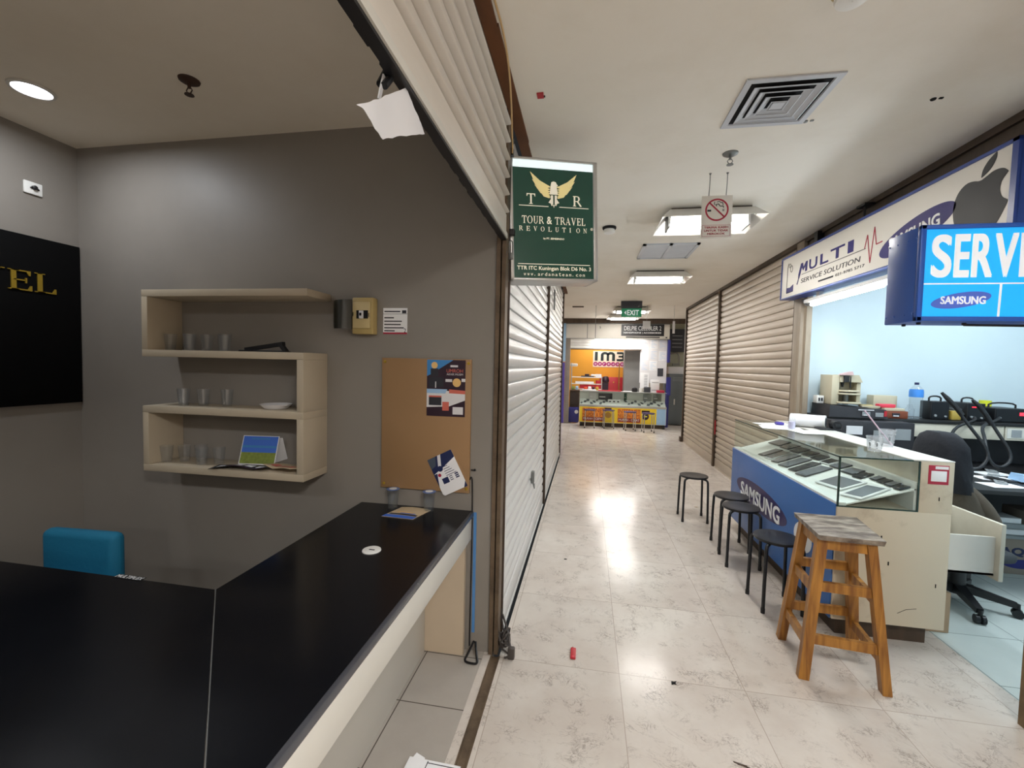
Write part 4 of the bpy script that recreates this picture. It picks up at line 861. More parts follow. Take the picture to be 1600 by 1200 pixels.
def rounded(P, n=3):
    for _ in range(n): P = [q for (a, c) in zip(P, P[1:]+P[:1]) for q in ((a[0]*.75+c[0]*.25, a[1]*.75+c[1]*.25), (a[0]*.25+c[0]*.75, a[1]*.25+c[1]*.75))]
    return P
b = MB(); b.poly(rounded([(2.178+x*.325, .172+y*.335) for x, y in AP]), Sx, th_, z)
b.poly(rounded([(2.178+x*.325, .170+y*.298) for x, y in ((.02, .40), (.01, .41), (.03, .53), (.12, .64), (.24, .71), (.25, .70), (.245, .60), (.16, .47))], 2), Sx, th_, z); link('fruit_emblem', b, M_apple, pn)
b = MB(); b.tube([(1.93, 3.55, 2.60), (1.93, 3.55, 2.70)], .008, 6); b.box(1.90, 1.97, 3.50, 3.60, 2.69, 2.705); b.box(1.93, 2.0, 4.2, 4.26, 2.58, 2.72); link('mounting_stay', b, M_black, t)
# tube light under it
t = thing('tube_light', 'bright fluorescent tube light under the white fascia sign', 'light', (1.93, 3.2, 2.13))
b = MB(); b.box(1.90, 1.975, 2.25, 4.32, 2.112, 2.142, bev=.004); b.box(1.92, 1.955, 2.5, 2.55, 2.14, 2.165); b.box(1.92, 1.955, 4.1, 4.15, 2.14, 2.185); link('batten', b, M_white, t)
for a, c in ((2.32, 3.24), (3.30, 4.22)):
    b = MB(); b.cyl((1.925, a, 2.090), (1.925, c, 2.090), .018, n=14); link('tube', b, M_tubec, t)
b = MB(); b.tube([(1.94, 4.25, 2.12), (1.935, 4.32, 2.09), (1.95, 4.40, 2.12), (1.96, 4.46, 2.16)], .010, 8, 1); link('holder', b, M_alud, t)
# blue projecting light box
t = thing('hanging_sign', 'bright cyan backlit SERVICE light-box in a dark blue case, far right', 'sign', (1.45, 1.7, 1.67))
b = MB(); b.box(1.062, 1.87, 1.652, 1.80, 1.675, 1.985, bev=.004); link('case', b, M_bluebox, t)
b = MB()
for a in ((1.062, 1.87, 1.675, 1.690), (1.062, 1.87, 1.972, 1.986), (1.062, 1.078, 1.675, 1.986)): b.box(a[0], a[1], 1.642, 1.66, a[2], a[3], bev=.002)
for y in (1.66, 1.70, 1.75, 1.79):
    for zz in (1.70, 1.95): b.lathe([(.001, .002), (.003, .0015), (.003, 0)], 8, M=FXm(1.062, y, zz), cap=False)
link('frame', b, M_bluebox, t)
Mv = FY(1.078, 1.650, 1.690); b = MB(); b.rect(0, 0, .79, .282, Mv, .003, 0); pn = link('panel', b, M_cyan, t)
b = MB(); z = .003
for ch, a, c in zip('SERVICE', (.019, .084, .133, .195, .264, .293, .360), (.076, .126, .190, .257, .285, .352, .404)):
    if ch == 'I': b.rect(a, .126, c, .264, Mv, .0015, z)
    else: b.text(ch, a, .126, c, .264, Mv, .0015, z, bold=.016, res=8)
link('lettering', b, M_wlit, pn)
b = MB(); b.rect(0, .104, .79, .108, Mv, .001, z); b.poly([(.213, 0), (.219, 0), (.2215, .104), (.215, .104)], Mv, .001, z); link('divider', b, M_wlit, pn)
b = MB(); b.disc(.110, .053, .085, Mv, .001, z, ry=.024, n=48, rot=.17); link('emblem_oval', b, M_samv3, pn)
b = MB(); b.text('SAMSUNG', .052, .040, .178, .065, Mv, .0012, z+.001, bold=.012); link('emblem_lettering', b, M_wlit, pn)
b = MB()
for x, y in ((1.10, 1.69), (1.10, 1.76), (1.24, 1.70)): b.lathe([(.001, 1.667), (.006, 1.668), (.006, 1.676)], 10, (x, y, 0), cap=False)
b.tube([(1.24, 1.70, 1.668), (1.5, 1.70, 1.666), (1.86, 1.7, 1.67)], .004, 6); b.box(1.86, 1.89, 1.68, 1.78, 1.70, 1.95); link('bracket', b, M_black, t)
b = MB(); b.box(1.872, 1.884, 1.95, 2.10, 2.21, 2.66); b.mi = 1; b.text('A', 1.96-1.95, .02, .04, .05, FXm(1.872, 1.99, 2.21), .001)
solo('side_sign', b, [M_signw, M_ink], 'narrow white sign on the pillar at the right border, above the cyan light-box', 'sign')

# display counter -----------------------------------------------------------
CX0, CX1, CY0, CY1 = 1.38, 1.925, 2.64, 4.36
t = thing('display_counter', 'cream and blue phone display counter with glass top case and emblem front', 'counter', (1.65, 3.5, 0))
b = MB(); b.box(1.45, CX1-.02, CY0+.09, CY1-.02, 0, .13); link('plinth', b, M_brownd, t)
b = MB(); b.box(CX0+.012, CX1, CY0+.012, CY1, .13, .762); b.box(CX1-.14, CX1, CY0, CY1, .762, 1.035, bev=.006); link('cabinet', b, M_cream, t)
b = MB(); b.box(CX0, CX1, CY0-.006, CY0+.012, .13, .762, bev=.003); b.box(CX1-.155, CX1+.002, CY0-.006, CY0+.02, .76, 1.038, bev=.006); link('end_panel', b, grunge('scuffed_cream_panel', '#cabfa9', '#8f7f68', .7, 5, .42, bump=.03, lo=.58, hi=.8), t)
b = MB(); b.box(CX0-.006, CX0+.012, CY0+.006, CY1, .128, .772, bev=.002); fpan = partlabel(link('front_panel', b, M_blue, t), 'blue vinyl front panel')
Mf = FXm(CX0-.006, CY1, 0)
b = MB(); b.disc(CY1-3.70, .483, .50, Mf, .0012, 0, ry=.100, n=56, rot=-.03); link('emblem_oval', b, M_samv, fpan)
b = MB(); b.text('SAMSUNG', CY1-4.09, .408, CY1-3.31, .53, Mf, .0014, .0012, bold=.02, res=4); link('emblem_lettering', b, M_wprint, fpan)
b = MB(); b.disc(CY1-2.98, .455, .115, Mf, .0012, 0, ry=.09, n=40); link('white_disc', b, M_wprint, fpan)
b = MB(); b.box(CX1-.12, CX1-.025, CY0-.008, CY0-.005, .918, 1.02, bev=.001); b.mi = 1; b.box(CX1-.108, CX1-.036, CY0-.0095, CY0-.007, .934, .99, bev=.001); b.box(CX1-.09, CX1-.03, CY0-.0095, CY0-.007, 1.0, 1.015); partlabel(link('sticker', b, [M_redp, M_wprint], t), 'red and white sticker')
b = MB()
for y, z in ((3.0, .5), (2.9, .3)): pass
for x, z, w_ in ((1.60, .60, .006), (1.64, .46, .006), (1.60, .57, .004), (1.87, .36, .004), (1.86, .83, .004)): b.box(x, x+w_, CY0-.008, CY0-.005, z, z+.02)
b.line([(1.70, .20), (1.74, .225), (1.79, .235)], .002, FY(0, CY0-.0062, 0), .0008); link('screw', b, M_dark, t)
b = MB(); b.box(CX0+.002, CX0+.007, CY0, CY1-.01, .772, 1.034); b.box(CX0+.007, CX1-.155, CY0-.001, CY0+.004, .765, 1.034); b.box(CX0+.002, CX1-.13, CY0, CY1-.01, 1.034, 1.040); b.box(CX0+.007, CX1-.14, CY1-.015, CY1-.010, .772, 1.034); gc = link('glass_case', b, M_pane, t)
b = MB(); e = .0035
b.box(CX0, CX0+.009, CY0-.002, CY1-.008, 1.0335, 1.0405); b.box(CX0, CX1-.155, CY0-.003, CY0+.006, 1.0335, 1.0405); b.box(CX0, CX0+.008, CY0-.003, CY0+.005, .765, 1.034); b.box(CX1-.160, CX1-.153, CY0-.003, CY0+.005, .765, 1.034); b.box(CX0, CX1-.155, CY0-.004, CY0+.004, .762, .768); link('glass_edge', b, M_edge, gc)
b = MB(); b.box(CX0+.0, CX0+.05, CY0+.005, CY1-.015, .762, .786, bev=.003); b.hexa([(CX0+.05, CY0+.01, .77), (CX1-.16, CY0+.01, .877), (CX1-.16, CY1-.02, .877), (CX0+.05, CY1-.02, .77)], [(CX0+.05, CY0+.01, .778), (CX1-.16, CY0+.01, .885), (CX1-.16, CY1-.02, .885), (CX0+.05, CY1-.02, .778)]); b.box(CX1-.17, CX1-.14, CY0+.01, CY1-.02, .762, .915); link('display_tray', b, M_tray, t)
b = MB(); b.box(CX1-.19, CX1+.004, CY0-.004, CY1+.005, 1.036, 1.044, bev=.003); link('rear_top', b, M_strip, t)
# drawer pulled out at the back
b = MB(); x0, x1, y0, y1, z0, z1 = 1.80, 2.20, 2.72, 3.04, .42, .73
b.box(x0, x1, y0, y0+.012, z0, z1-.10); b.box(x0, x1, y1-.012, y1, z0, z1-.04); b.box(x0, x1, y0, y1, z0, z0+.012); db = link('drawer_box', b, M_strip, t)
b = MB(); b.box(x1, x1+.022, y0-.03, y1+.04, z0-.02, z1-.02, bev=.003); link('drawer_front', b, M_cream, db)
# phones, tablets on the tray
def trayz(x): return .7795+(x-(CX0+.05))/(CX1-.16-CX0-.05)*.107
def device(name, cat, x0, x1, y0, y1, lab, rim, scr, group=None, m=.012, lift=0.0, rz=0):
    cx, cy = (x0+x1)/2, (y0+y1)/2
    sl = .107/(CX1-.16-CX0-.05)
    t = thing(name, lab, cat, (cx, cy, trayz(cx)+lift), 0, group)
    Md = fr((cx, cy, trayz(cx)+.0012+lift), (math.cos(rz), math.sin(rz), sl*math.cos(rz)), (-math.sin(rz), math.cos(rz), -sl*math.sin(rz)))
    hx, hy = (x1-x0)/2, (y1-y0)/2
    b = MB(); b.box(-hx, hx, -hy, hy, 0, .008, Md, bev=.003); link('body', b, rim, t)
    b = MB(); b.box(-hx+m, hx-m, -hy+m*.6, hy-m*.6, .0075, .0088, Md); link('screen', b, scr, t)
    return t
device('tablet', 'tablet', 1.475, 1.640, 2.845, 3.065, 'white-rimmed tablet, second from the near end of the glass case', M_phonew, M_phoneg, rz=.16, m=.02)
device('tablet', 'tablet', 1.475, 1.668, 2.672, 2.805, 'white-rimmed tablet nearest the front end of the glass case', M_phonew, M_phoneg, rz=.30, m=.02)
GP = 'dark phones laid out in the glass case'
k = 0
for (x0, x1, y0, y1, rim, rz) in ((1.655, 1.742, 3.04, 3.15, 0, .12), (1.652, 1.742, 2.95, 3.02, 0, .2), (1.452, 1.645, 3.20, 3.31, 0, .18), (1.455, 1.648, 3.345, 3.43, 0, .2), (1.66, 1.752, 3.19, 3.29, 0, .1), (1.66, 1.752, 3.32, 3.42, 1, .1), (1.452, 1.645, 3.475, 3.585, 0, .2), (1.665, 1.75, 3.46, 3.56, 0, .1), (1.452, 1.645, 3.63, 3.715, 0, .2), (1.665, 1.75, 3.60, 3.70, 0, .1), (1.455, 1.63, 3.755, 3.85, 1, .2), (1.65, 1.75, 3.74, 3.86, 0, .1), (1.455, 1.62, 3.89, 3.98, 0, .2), (1.645, 1.75, 3.90, 4.03, 0, .1), (1.64, 1.75, 4.07, 4.25, 0, .1)):
    k += 1
    device('mobile_phone', 'phone', x0, x1, y0, y1, 'dark phone lying behind the tablets in the glass display case' if not rim else 'white-rimmed phone lying among dark phones in the glass case', M_phonew if rim else M_phonek, M_phoneg if k % 2 else M_phonek, GP if not rim else 'white phones in the glass case', .006, rz=rz)
GP2 = 'small phones in a row along the right of the tablets'
for i, y in enumerate((2.665, 2.735, 2.80, 2.865)):
    device('mobile_phone', 'phone', 1.690, 1.752, y, y+.052, 'small dark phone in the row right of the tablets, near end of the glass case', M_phonek, M_phoneg if i % 2 else M_phonek, GP2, .005, rz=.1)
# on top of the glass
ZT = 1.0445
def plastic_cup(x, y, lab, h, r0, r1, m, print_m, z=1.0405, straw=None):
    t = thing('plastic_cup', lab, 'cup', (x, y, z))
    b = MB(); b.lathe([(r0*.8, z+.004), (r0, z+.0005), (r1, z+h-.004), (r1+.003, z+h), (r1, z+h+.002), (r1-.003, z+h-.003), (r0-.002, z+.006), (.001, z+.006)], 28, (x, y, 0), cap=False); cw = link('cup_wall', b, m, t)
    b = MB()
    for q in range(7):
        a = q*2*PI/7; rr = r0+(r1-r0)*.55+.0008
        Mr = fr((x+math.cos(a)*rr, y+math.sin(a)*rr, z+h*.5), (-math.sin(a), math.cos(a), 0), (math.cos(a)*.12, math.sin(a)*.12, 1)); b.disc(0, 0, h*.05, Mr, .0004, n=12, ry=h*.14); b.rect(-h*.06, -h*.24, h*.06, -h*.2, Mr, .0004); b.rect(-h*.10, h*.22, h*.10, h*.26, Mr, .0004)
    link('printed_pattern', b, print_m, cw)
    if straw:
        b = MB(); b.tube(straw, .0042, 8); link('straw', b, mat('pink_straw', '#e4c3d2', .4), t)
plastic_cup(1.682, 2.87, 'printed clear plastic cup on the glass counter, left of the cup with a straw', .088, .032, .040, M_cup2, M_grey)
plastic_cup(1.86, 3.06, 'clear plastic cup with a pink drinking straw on the white counter edge', .105, .032, .044, M_cup2, M_grey, 1.0445, [(1.885, 3.05, 1.055), (1.83, 3.09, 1.15), (1.765, 3.13, 1.262)])
# roll of wrapping film with cutter, sanitizer, papers
t = thing('tape_dispenser', 'white roll with a dark tape cutter lying on the back of the display counter', 'roll', (1.84, 3.9, ZT))
b = MB(); R_ = .052; p0, p1 = Vector((1.70, 3.99, ZT+R_)), Vector((1.90, 3.86, ZT+R_)); b.cyl(p0, p1, R_, n=32); ro = link('roll', b, M_paperw, t)
b = MB(); d = (p1-p0).normalized(); b.cyl(p1-d*.012, p1+d*.004, R_+.002, n=28); b.mi = 1; b.cyl(p1, p1+d*.006, R_*.72, n=20); link('roll_end', b, [M_white, M_dark], ro)
b = MB(); b.box(1.82, 1.97, 3.76, 3.86, ZT, ZT+.012, bev=.003); b.box(1.93, 1.965, 3.77, 3.83, ZT+.012, ZT+.05, bev=.004); b.cyl((1.945, 3.775, ZT+.038), (1.945, 3.83, ZT+.038), .034, n=20); link('cutter', b, M_black, t)
b = MB(); b.lathe([(.001, ZT), (.024, ZT+.0), (.026, ZT+.004), (.026, ZT+.075), (.018, ZT+.092), (.011, ZT+.098), (.011, ZT+.11), (.014, ZT+.112), (.014, ZT+.128), (.001, ZT+.13)], 22, (1.605, 3.74, -.0035), cap=False); b.mi = 1; b.cyl((1.605, 3.74, ZT+.006), (1.605, 3.74, ZT+.06), .0235, n=16); solo('small_bottle', b, [M_cup, mat('pale_lilac_label', '#d8d3ea', .4)], 'small clear bottle standing on papers at the far end of the glass counter', 'bottle')
for i, (x, y, w_, d_, a) in enumerate(((1.62, 4.05, .30, .22, .3), (1.56, 3.82, .29, .21, -.2), (1.70, 3.62, .26, .20, .15))):
    Mz = FZ(x, y, 1.0407+.0009*i, a); b = MB(); b.rect(-w_/2, -d_/2, w_/2, d_/2, Mz, .0008); b.mi = 1
    for q in range(4): b.rect(-w_/2+.03, -d_/2+.03+.04*q, w_/2-.05-.02*(q % 2), -d_/2+.036+.04*q, Mz, .0002, .0008)
    solo('paper_sheet', b, [M_paperw, M_grey], ('white paper sheet at the far end of the glass counter top', 'white paper sheet beneath the small clear bottle on the counter', 'white paper sheet in front of the white roll on the counter')[i], 'paper')
b = MB(); b.box(1.60, 1.66, 4.0, 4.05, 1.044, 1.066, bev=.006); solo('pen_case', b, M_purple, 'small purple case at the far end of the counter beside the papers', 'case')

# stools -----------------------------------------------------------
def steel_stool(x, y, lab, seat_m, leg_m, s=.115, h=.445, r=.131, group=None):
    t = thing('stool', lab, 'stool', (x, y, 0), 0, group)
    b = MB(); b.lathe([(.001, h-.006), (r*.9, h-.008), (r, h-.018), (r+.003, h-.012), (r+.002, h-.002), (r-.01, h), (r*.6, h-.003), (.001, h-.004)], 36, (x, y, 0), cap=False); link('seat', b, seat_m, t)
    for sx in (-1, 1):
        for sy in (-1, 1):
            b = MB(); b.tube([(x+sx*.03, y+sy*.03, h-.022), (x+sx*(s-.035), y+sy*(s-.035), h-.022), (x+sx*(s-.012), y+sy*(s-.012), h-.03), (x+sx*(s-.006), y+sy*(s-.006), h-.06), (x+sx*s, y+sy*s, .012)], .0105, 10, 1); lg = link('leg', b, leg_m, t)
            b = MB(); b.cyl((x+sx*s, y+sy*s, 0), (x+sx*s, y+sy*s, .03), .0125, n=12); link('foot_cap', b, M_black, lg)
    return t
st1 = steel_stool(1.085, 4.555, 'black round steel stool standing apart, farthest from the viewer', M_blackm, M_blackm)
dup(st1, (1.236, 3.90, 0), .0, 'second black round steel stool, at the far end of the emblem on the blue counter')
dup(st1, (1.215, 3.60, 0), -.05, 'third black round steel stool, overlapping the second one in front of the emblem')
dup(st1, (1.228, 2.985, 0), .05, 'nearest black round steel stool, behind the tall wooden stool')
# tall wooden stool
t = thing('wooden_stool', 'tall square wooden bar stool with worn grey top in front of the counter', 'stool', (1.28, 2.44, 0))
ft = [(1.122, 2.615), (1.088, 2.290), (1.425, 2.250), (1.474, 2.600)]
tp = [(1.175, 2.535), (1.152, 2.315), (1.350, 2.292), (1.392, 2.522)]
HT = .70
P = lambda i, z: Vector((ft[i][0]+(tp[i][0]-ft[i][0])*z/HT, ft[i][1]+(tp[i][1]-ft[i][1])*z/HT, z))
for i in range(4):
    b = MB(); b.beam(P(i, .0), P(i, HT), .046, .038, Vector(ft[(i+1) % 4]).to_3d()-Vector(ft[i]).to_3d()); link('leg', b, M_woodst, t)
def rail(i, j, z, hh=.045, name='stretcher'):
    a, c = P(i, z), P(j, z); b = MB(); b.beam(a, c, .022, hh, (c-a).cross(Vector((0, 0, 1)))); link(name, b, M_woodst, t)
for i, z in ((0, .17), (1, .20), (2, .15), (3, .21), (0, .435), (1, .46), (2, .42), (3, .47)): rail(i, (i+1) % 4, z)
for i in range(4): rail(i, (i+1) % 4, HT-.03, .055, 'apron')
b = MB(); b.hexa([(1.118, 2.262, HT), (1.382, 2.245, HT), (1.448, 2.585, HT), (1.152, 2.594, HT)], [(1.114, 2.258, HT+.024), (1.386, 2.240, HT+.024), (1.452, 2.589, HT+.024), (1.148, 2.598, HT+.024)]); link('seat', b, M_woodtop, t)

# workbench -----------------------------------------------------------
t = thing('workbench', 'long repair workbench with black raised shelf and cream drawer strip along the bright wall', 'workbench', (3.7, 4.2, 0))
b = MB(); b.box(2.06, 4.98, 4.19, 4.54, 1.088, 1.115, bev=.003); link('raised_shelf', b, M_benchk, t)
for i, (a, c) in enumerate(((2.66, 3.40), (3.41, 4.15), (4.16, 4.95))):
    b = MB(); b.box(a, c, 4.20, 4.50, .972, 1.086, bev=.002); link('drawer', b, M_cream, t)
b = MB(); b.box(2.60, 4.95, 3.36, 4.53, .712, .74, bev=.003); link('worktop', b, M_benchk, t)
b = MB(); b.box(2.62, 2.66, 3.45, 4.5, 0, .712); link('end_panel', b, M_benchk, t)
b = MB(); b.box(2.66, 4.95, 4.46, 4.5, 0, .97); link('back_panel', b, M_machk, t)
b = MB(); b.box(4.88, 4.92, 3.45, 4.5, 0, 1.09); link('end_panel', b, M_benchk, t)
b = MB(); b.box(2.30, 2.62, 4.21, 4.5, 0, .85); link('pedestal', b, M_benchk, t)
b = MB(); b.box(3.42, 3.56, 4.196, 4.20, .99, 1.07); b.mi = 1; b.box(3.45, 3.52, 4.193, 4.197, 1.0, 1.06); link('socket_plate', b, [M_strip, M_grey], t)
ZB = 1.116
# dark boxes at its left end
t = thing('equipment_case', 'black equipment case with white label under the left end of the raised shelf', 'case', (2.36, 4.2, .85))
b = MB(); b.box(2.04, 2.64, 4.02, 4.19, .86, 1.10, bev=.006); b.box(2.30, 2.62, 4.19, 4.5, .852, 1.085); link('body', b, M_machk, t)
b = MB(); b.rect(.10, .13, .22, .20, FY(2.04, 4.018, .86), .002); link('label', b, M_paper, t)
b = MB(); b.rect(.30, .08, .44, .17, FY(2.04, 4.017, .86), .003); b.rect(.46, .10, .57, .19, FY(2.04, 4.017, .86), .003); b.rect(.24, .03, .36, .07, FY(2.04, 4.017, .86), .003); link('front_sticker', b, M_grey, t)
b = MB(); b.box(2.09, 2.10, 4.05, 4.1, 0, .86); b.box(2.58, 2.59, 4.05, 4.1, 0, .86); link('stand_leg', b, M_benchk, t)
t = thing('preheater', 'low wide black machine with printed front below the beige press', 'machine', (2.31, 4.25, ZB))
b = MB(); b.hexa([(2.075, 4.16, ZB), (2.52, 4.15, ZB), (2.56, 4.5, ZB), (2.09, 4.5, ZB)], [(2.085, 4.17, ZB+.10), (2.51, 4.16, ZB+.075), (2.56, 4.5, ZB+.075), (2.095, 4.5, ZB+.10)]); link('case', b, M_machk, t)
Mh = FY(2.075, 4.155, ZB); b = MB(); b.rect(.25, .02, .31, .055, Mh, .003, .004); b.rect(.35, .015, .41, .05, Mh, .003, .004); b.mi = 1; b.rect(.26, .022, .30, .030, Mh, .001, .0075); b.rect(.22, .065, .34, .073, Mh, .001, .003); b.mi = 2; b.rect(.415, .02, .435, .065, Mh, .004, .004); link('front_controls', b, [M_grey, M_paper, M_red], t)
# beige press / jig
t = thing('screen_press', 'beige C-shaped bench press with stacked round plates on the black machine', 'press', (2.27, 4.35, ZB+.10))
z = ZB+.10
b = MB(); b.box(2.145, 2.205, 4.28, 4.48, z, z+.262, bev=.004); b.box(2.205, 2.40, 4.40, 4.48, z, z+.255, bev=.004); b.hexa([(2.207, 4.274, z+.20), (2.385, 4.274, z+.20), (2.385, 4.398, z+.20), (2.207, 4.398, z+.20)], [(2.207, 4.274, z+.264), (2.355, 4.274, z+.264), (2.355, 4.398, z+.264), (2.207, 4.398, z+.264)]); b.box(2.355, 2.385, 4.30, 4.42, z, z+.20); link('frame', b, M_jig, t)
b = MB(); b.box(2.23, 2.27, 4.255, 4.285, z+.20, z+.255); b.cyl((2.255, 4.33, z+.20), (2.255, 4.33, z+.155), .014, .007, 14); b.box(2.285, 2.292, 4.27, 4.28, z+.15, z+.25); link('press_head', b, M_black, t)
b = MB(); b.hexa([(2.20, 4.25, z+.262), (2.30, 4.25, z+.262), (2.30, 4.30, z+.262), (2.20, 4.30, z+.262)], [(2.215, 4.25, z+.275), (2.29, 4.25, z+.295), (2.29, 4.30, z+.295), (2.215, 4.30, z+.275)]); link('handle', b, mat('pink_white_grip', '#c9a9a9', .5), t)
for zz, rx, m in ((z+.115, .085, M_jig), (z+.09, .095, M_jig), (z+.012, .10, M_jig)):
    b = MB(); b.lathe([(.001, zz), (rx, zz), (rx+.003, zz+.006), (rx, zz+.014), (.001, zz+.014)], 28, (2.285, 4.31, 0), cap=False); link('plate', b, m, t)
b = MB(); b.cyl((2.285, 4.33, z), (2.285, 4.33, z+.12), .022, n=16); link('column', b, M_alud, t)
t = thing('plate_stack', 'low stack of beige round and oblong plates right of the press', 'plates', (2.43, 4.27, z-.02))
b = MB(); b.lathe([(.001, ZB+.08), (.07, ZB+.08), (.072, ZB+.088), (.001, ZB+.09)], 26, (2.45, 4.28, 0), cap=False); b.box(2.36, 2.50, 4.22, 4.27, ZB+.09, ZB+.10); link('lower_plate', b, M_jig, t)
b = MB(); b.lathe([(.001, ZB+.092), (.05, ZB+.094), (.05, ZB+.106), (.001, ZB+.108)], 26, (2.43, 4.30, 0), cap=False); link('upper_plate', b, M_breaker, t)
t = thing('socket_box', 'small white double socket box left of the beige press', 'socket box', (2.115, 4.40, z))
b = MB(); b.box(2.082, 2.138, 4.38, 4.46, z, z+.07, bev=.005); b.box(2.142, 2.176, 4.36, 4.42, z, z+.06, bev=.004) if False else None; link('body', b, M_white, t)
b = MB(); b.box(2.09, 2.104, 4.376, 4.382, z+.02, z+.05); b.box(2.112, 2.126, 4.376, 4.382, z+.02, z+.05); link('socket', b, M_ink, t)
t = thing('storage_box', 'small brown wooden drawer box in the middle of the raised shelf', 'box', (2.63, 4.3, ZB))
b = MB(); b.box(2.535, 2.72, 4.23, 4.38, ZB, ZB+.062, bev=.003); link('box', b, M_brownbox, t)
b = MB(); b.box(2.60, 2.655, 4.224, 4.232, ZB+.02, ZB+.045); b.mi = 1; b.box(2.605, 2.645, 4.220, 4.226, ZB+.018, ZB+.026); link('label_holder', b, [M_ink, M_paper], t)
b = MB(); b.box(2.545, 2.70, 4.24, 4.36, ZB+.063, ZB+.085, bev=.003); solo('plastic_tray', b, M_jig, 'thin beige tray lying on the brown wooden drawer box', 'tray')
b = MB(); b.box(2.52, 2.65, 4.27, 4.33, ZB+.086, ZB+.118, bev=.008); solo('tool_case', b, M_pink, 'pinkish red tool case on top of the brown drawer box', 'case')
b = MB(); b.box(2.56, 2.75, 4.42, 4.52, ZB, ZB+.185, bev=.004); solo('meter', b, M_jig, 'beige instrument box against the wall behind the brown drawer box', 'instrument')
# bottle with blue label
t = thing('water_bottle', 'tall clear water bottle with blue label and dark cap on the raised shelf', 'bottle', (2.83, 4.32, ZB))
b = MB(); pr = [(.001, 0), (.042, .0), (.047, .008)]
for i in range(7): pr += [(.047, .02+i*.024), (.043, .032+i*.024)]
pr += [(.048, .19), (.048, .235), (.045, .25), (.03, .272), (.014, .292), (.014, .305), (.012, .305)]
b.lathe([(r, ZB+.0005+q) for r, q in pr], 28, (2.83, 4.32, 0), cap=False); link('body', b, M_cup, t)
b = MB(); b.lathe([(.001, ZB+.003), (.043, ZB+.003), (.043, ZB+.18), (.001, ZB+.18)], 22, (2.83, 4.32, 0), cap=False); link('water', b, M_water, t)
b = MB(); b.lathe([(.0487, ZB+.185), (.0492, ZB+.19), (.0492, ZB+.232), (.0460, ZB+.252), (.044, ZB+.252)], 28, (2.83, 4.32, 0), cap=False); link('label', b, M_labelb, t)
b = MB(); b.lathe([(.0145, ZB+.292), (.016, ZB+.293), (.016, ZB+.312), (.001, ZB+.313)], 20, (2.83, 4.32, 0), cap=False); link('cap', b, M_navy, t)
b = MB(); b.lathe([(.001, ZB+.001), (.03, ZB+.001), (.032, ZB+.08), (.018, ZB+.10), (.018, ZB+.12), (.001, ZB+.121)], 20, (2.76, 4.28, 0), cap=False); solo('glass_jar', b, M_cup, 'small clear glass jar between the brown box and the water bottle', 'jar')
def psu(x0, x1, h, lab, led, handle=True, y0=4.24, cat='power supply', y1=4.50):
    t = thing('power_supply', lab, cat, ((x0+x1)/2, 4.35, ZB))
    b = MB(); b.box(x0, x1, y0, y1, ZB+.004, ZB+h, bev=.004); b.box(x0+.01, x1-.01, y0+.02, y1-.02, ZB, ZB+.005); link('case', b, M_black, t)
    b = MB(); b.box(x0+.006, x1-.006, y0-.004, y0+.002, ZB+.01, ZB+h-.006); b.mi = 1; b.cyl((x0+.03, y0-.012, ZB+.035), (x0+.03, y0-.002, ZB+.035), .010, n=14); b.cyl((x1-.03, y0-.012, ZB+.03), (x1-.03, y0-.002, ZB+.03), .008, n=14); fpn = link('front_panel', b, [M_blackm, M_grey], t)
    if led:
        b = MB(); b.box(led[0], led[1], y0-.006, y0-.002, ZB+led[2], ZB+led[3]); link('display', b, M_led, fpn)
    if handle:
        xa, xb = x0+.02, x1-.025
        b = MB(); b.tube([(xa, 4.33, ZB+h-.002), (xa, 4.33, ZB+h+.035), ((xa+xb)/2, 4.33, ZB+h+.045), (xb, 4.33, ZB+h+.035), (xb, 4.33, ZB+h-.002)], .007, 8, 1); link('handle', b, M_black, t)
    return t
psu(2.915, 3.05, .155, 'black power supply box right of the water bottle', None, y0=4.27, y1=4.40)
t = thing('flux_jar', 'clear jar of mustard-yellow liquid between two black instruments', 'jar', (3.09, 4.28, ZB))
b = MB(); b.box(3.058, 3.132, 4.25, 4.32, ZB+.001, ZB+.105, bev=.008); link('jar', b, M_cup, t)
b = MB(); b.box(3.061, 3.129, 4.253, 4.317, ZB+.003, ZB+.08, bev=.006); link('liquid', b, M_mustard, t)
psu(3.16, 3.29, .15, 'black hot-air station with thin red display', (3.19, 3.245, .115, .122))
psu(3.36, 3.60, .115, 'wide black hot-air station with bright red digits, rightmost on the shelf', (3.53, 3.575, .06, .085))
b = MB(); b.lathe([(.018, 0), (.04, 0), (.04, .05), (.018, .05), (.018, 0)], 24, (3.455, 4.46, ZB+.118), M=I4, cap=False); solo('tape_roll', b, M_yel, 'fluorescent yellow tape roll standing behind the red-digit station', 'tape')
b = MB(); b.box(3.60, 3.63, 4.30, 4.33, 0, 0) if False else b.lathe([(.001, 0), (.028, 0), (.032, .10), (.001, .10)], 18, (3.66, 4.30, ZB), cap=False); solo('paint_cup', b, M_red, 'small red cup at the right border of the raised shelf', 'cup')
b = MB(); b.cyl((3.60, 4.215, ZB+.012), (3.78, 4.205, ZB+.012), .010, .012, 14); solo('screwdriver', b, M_orange, 'orange screwdriver handle on the edge of the raised shelf, right border', 'screwdriver')
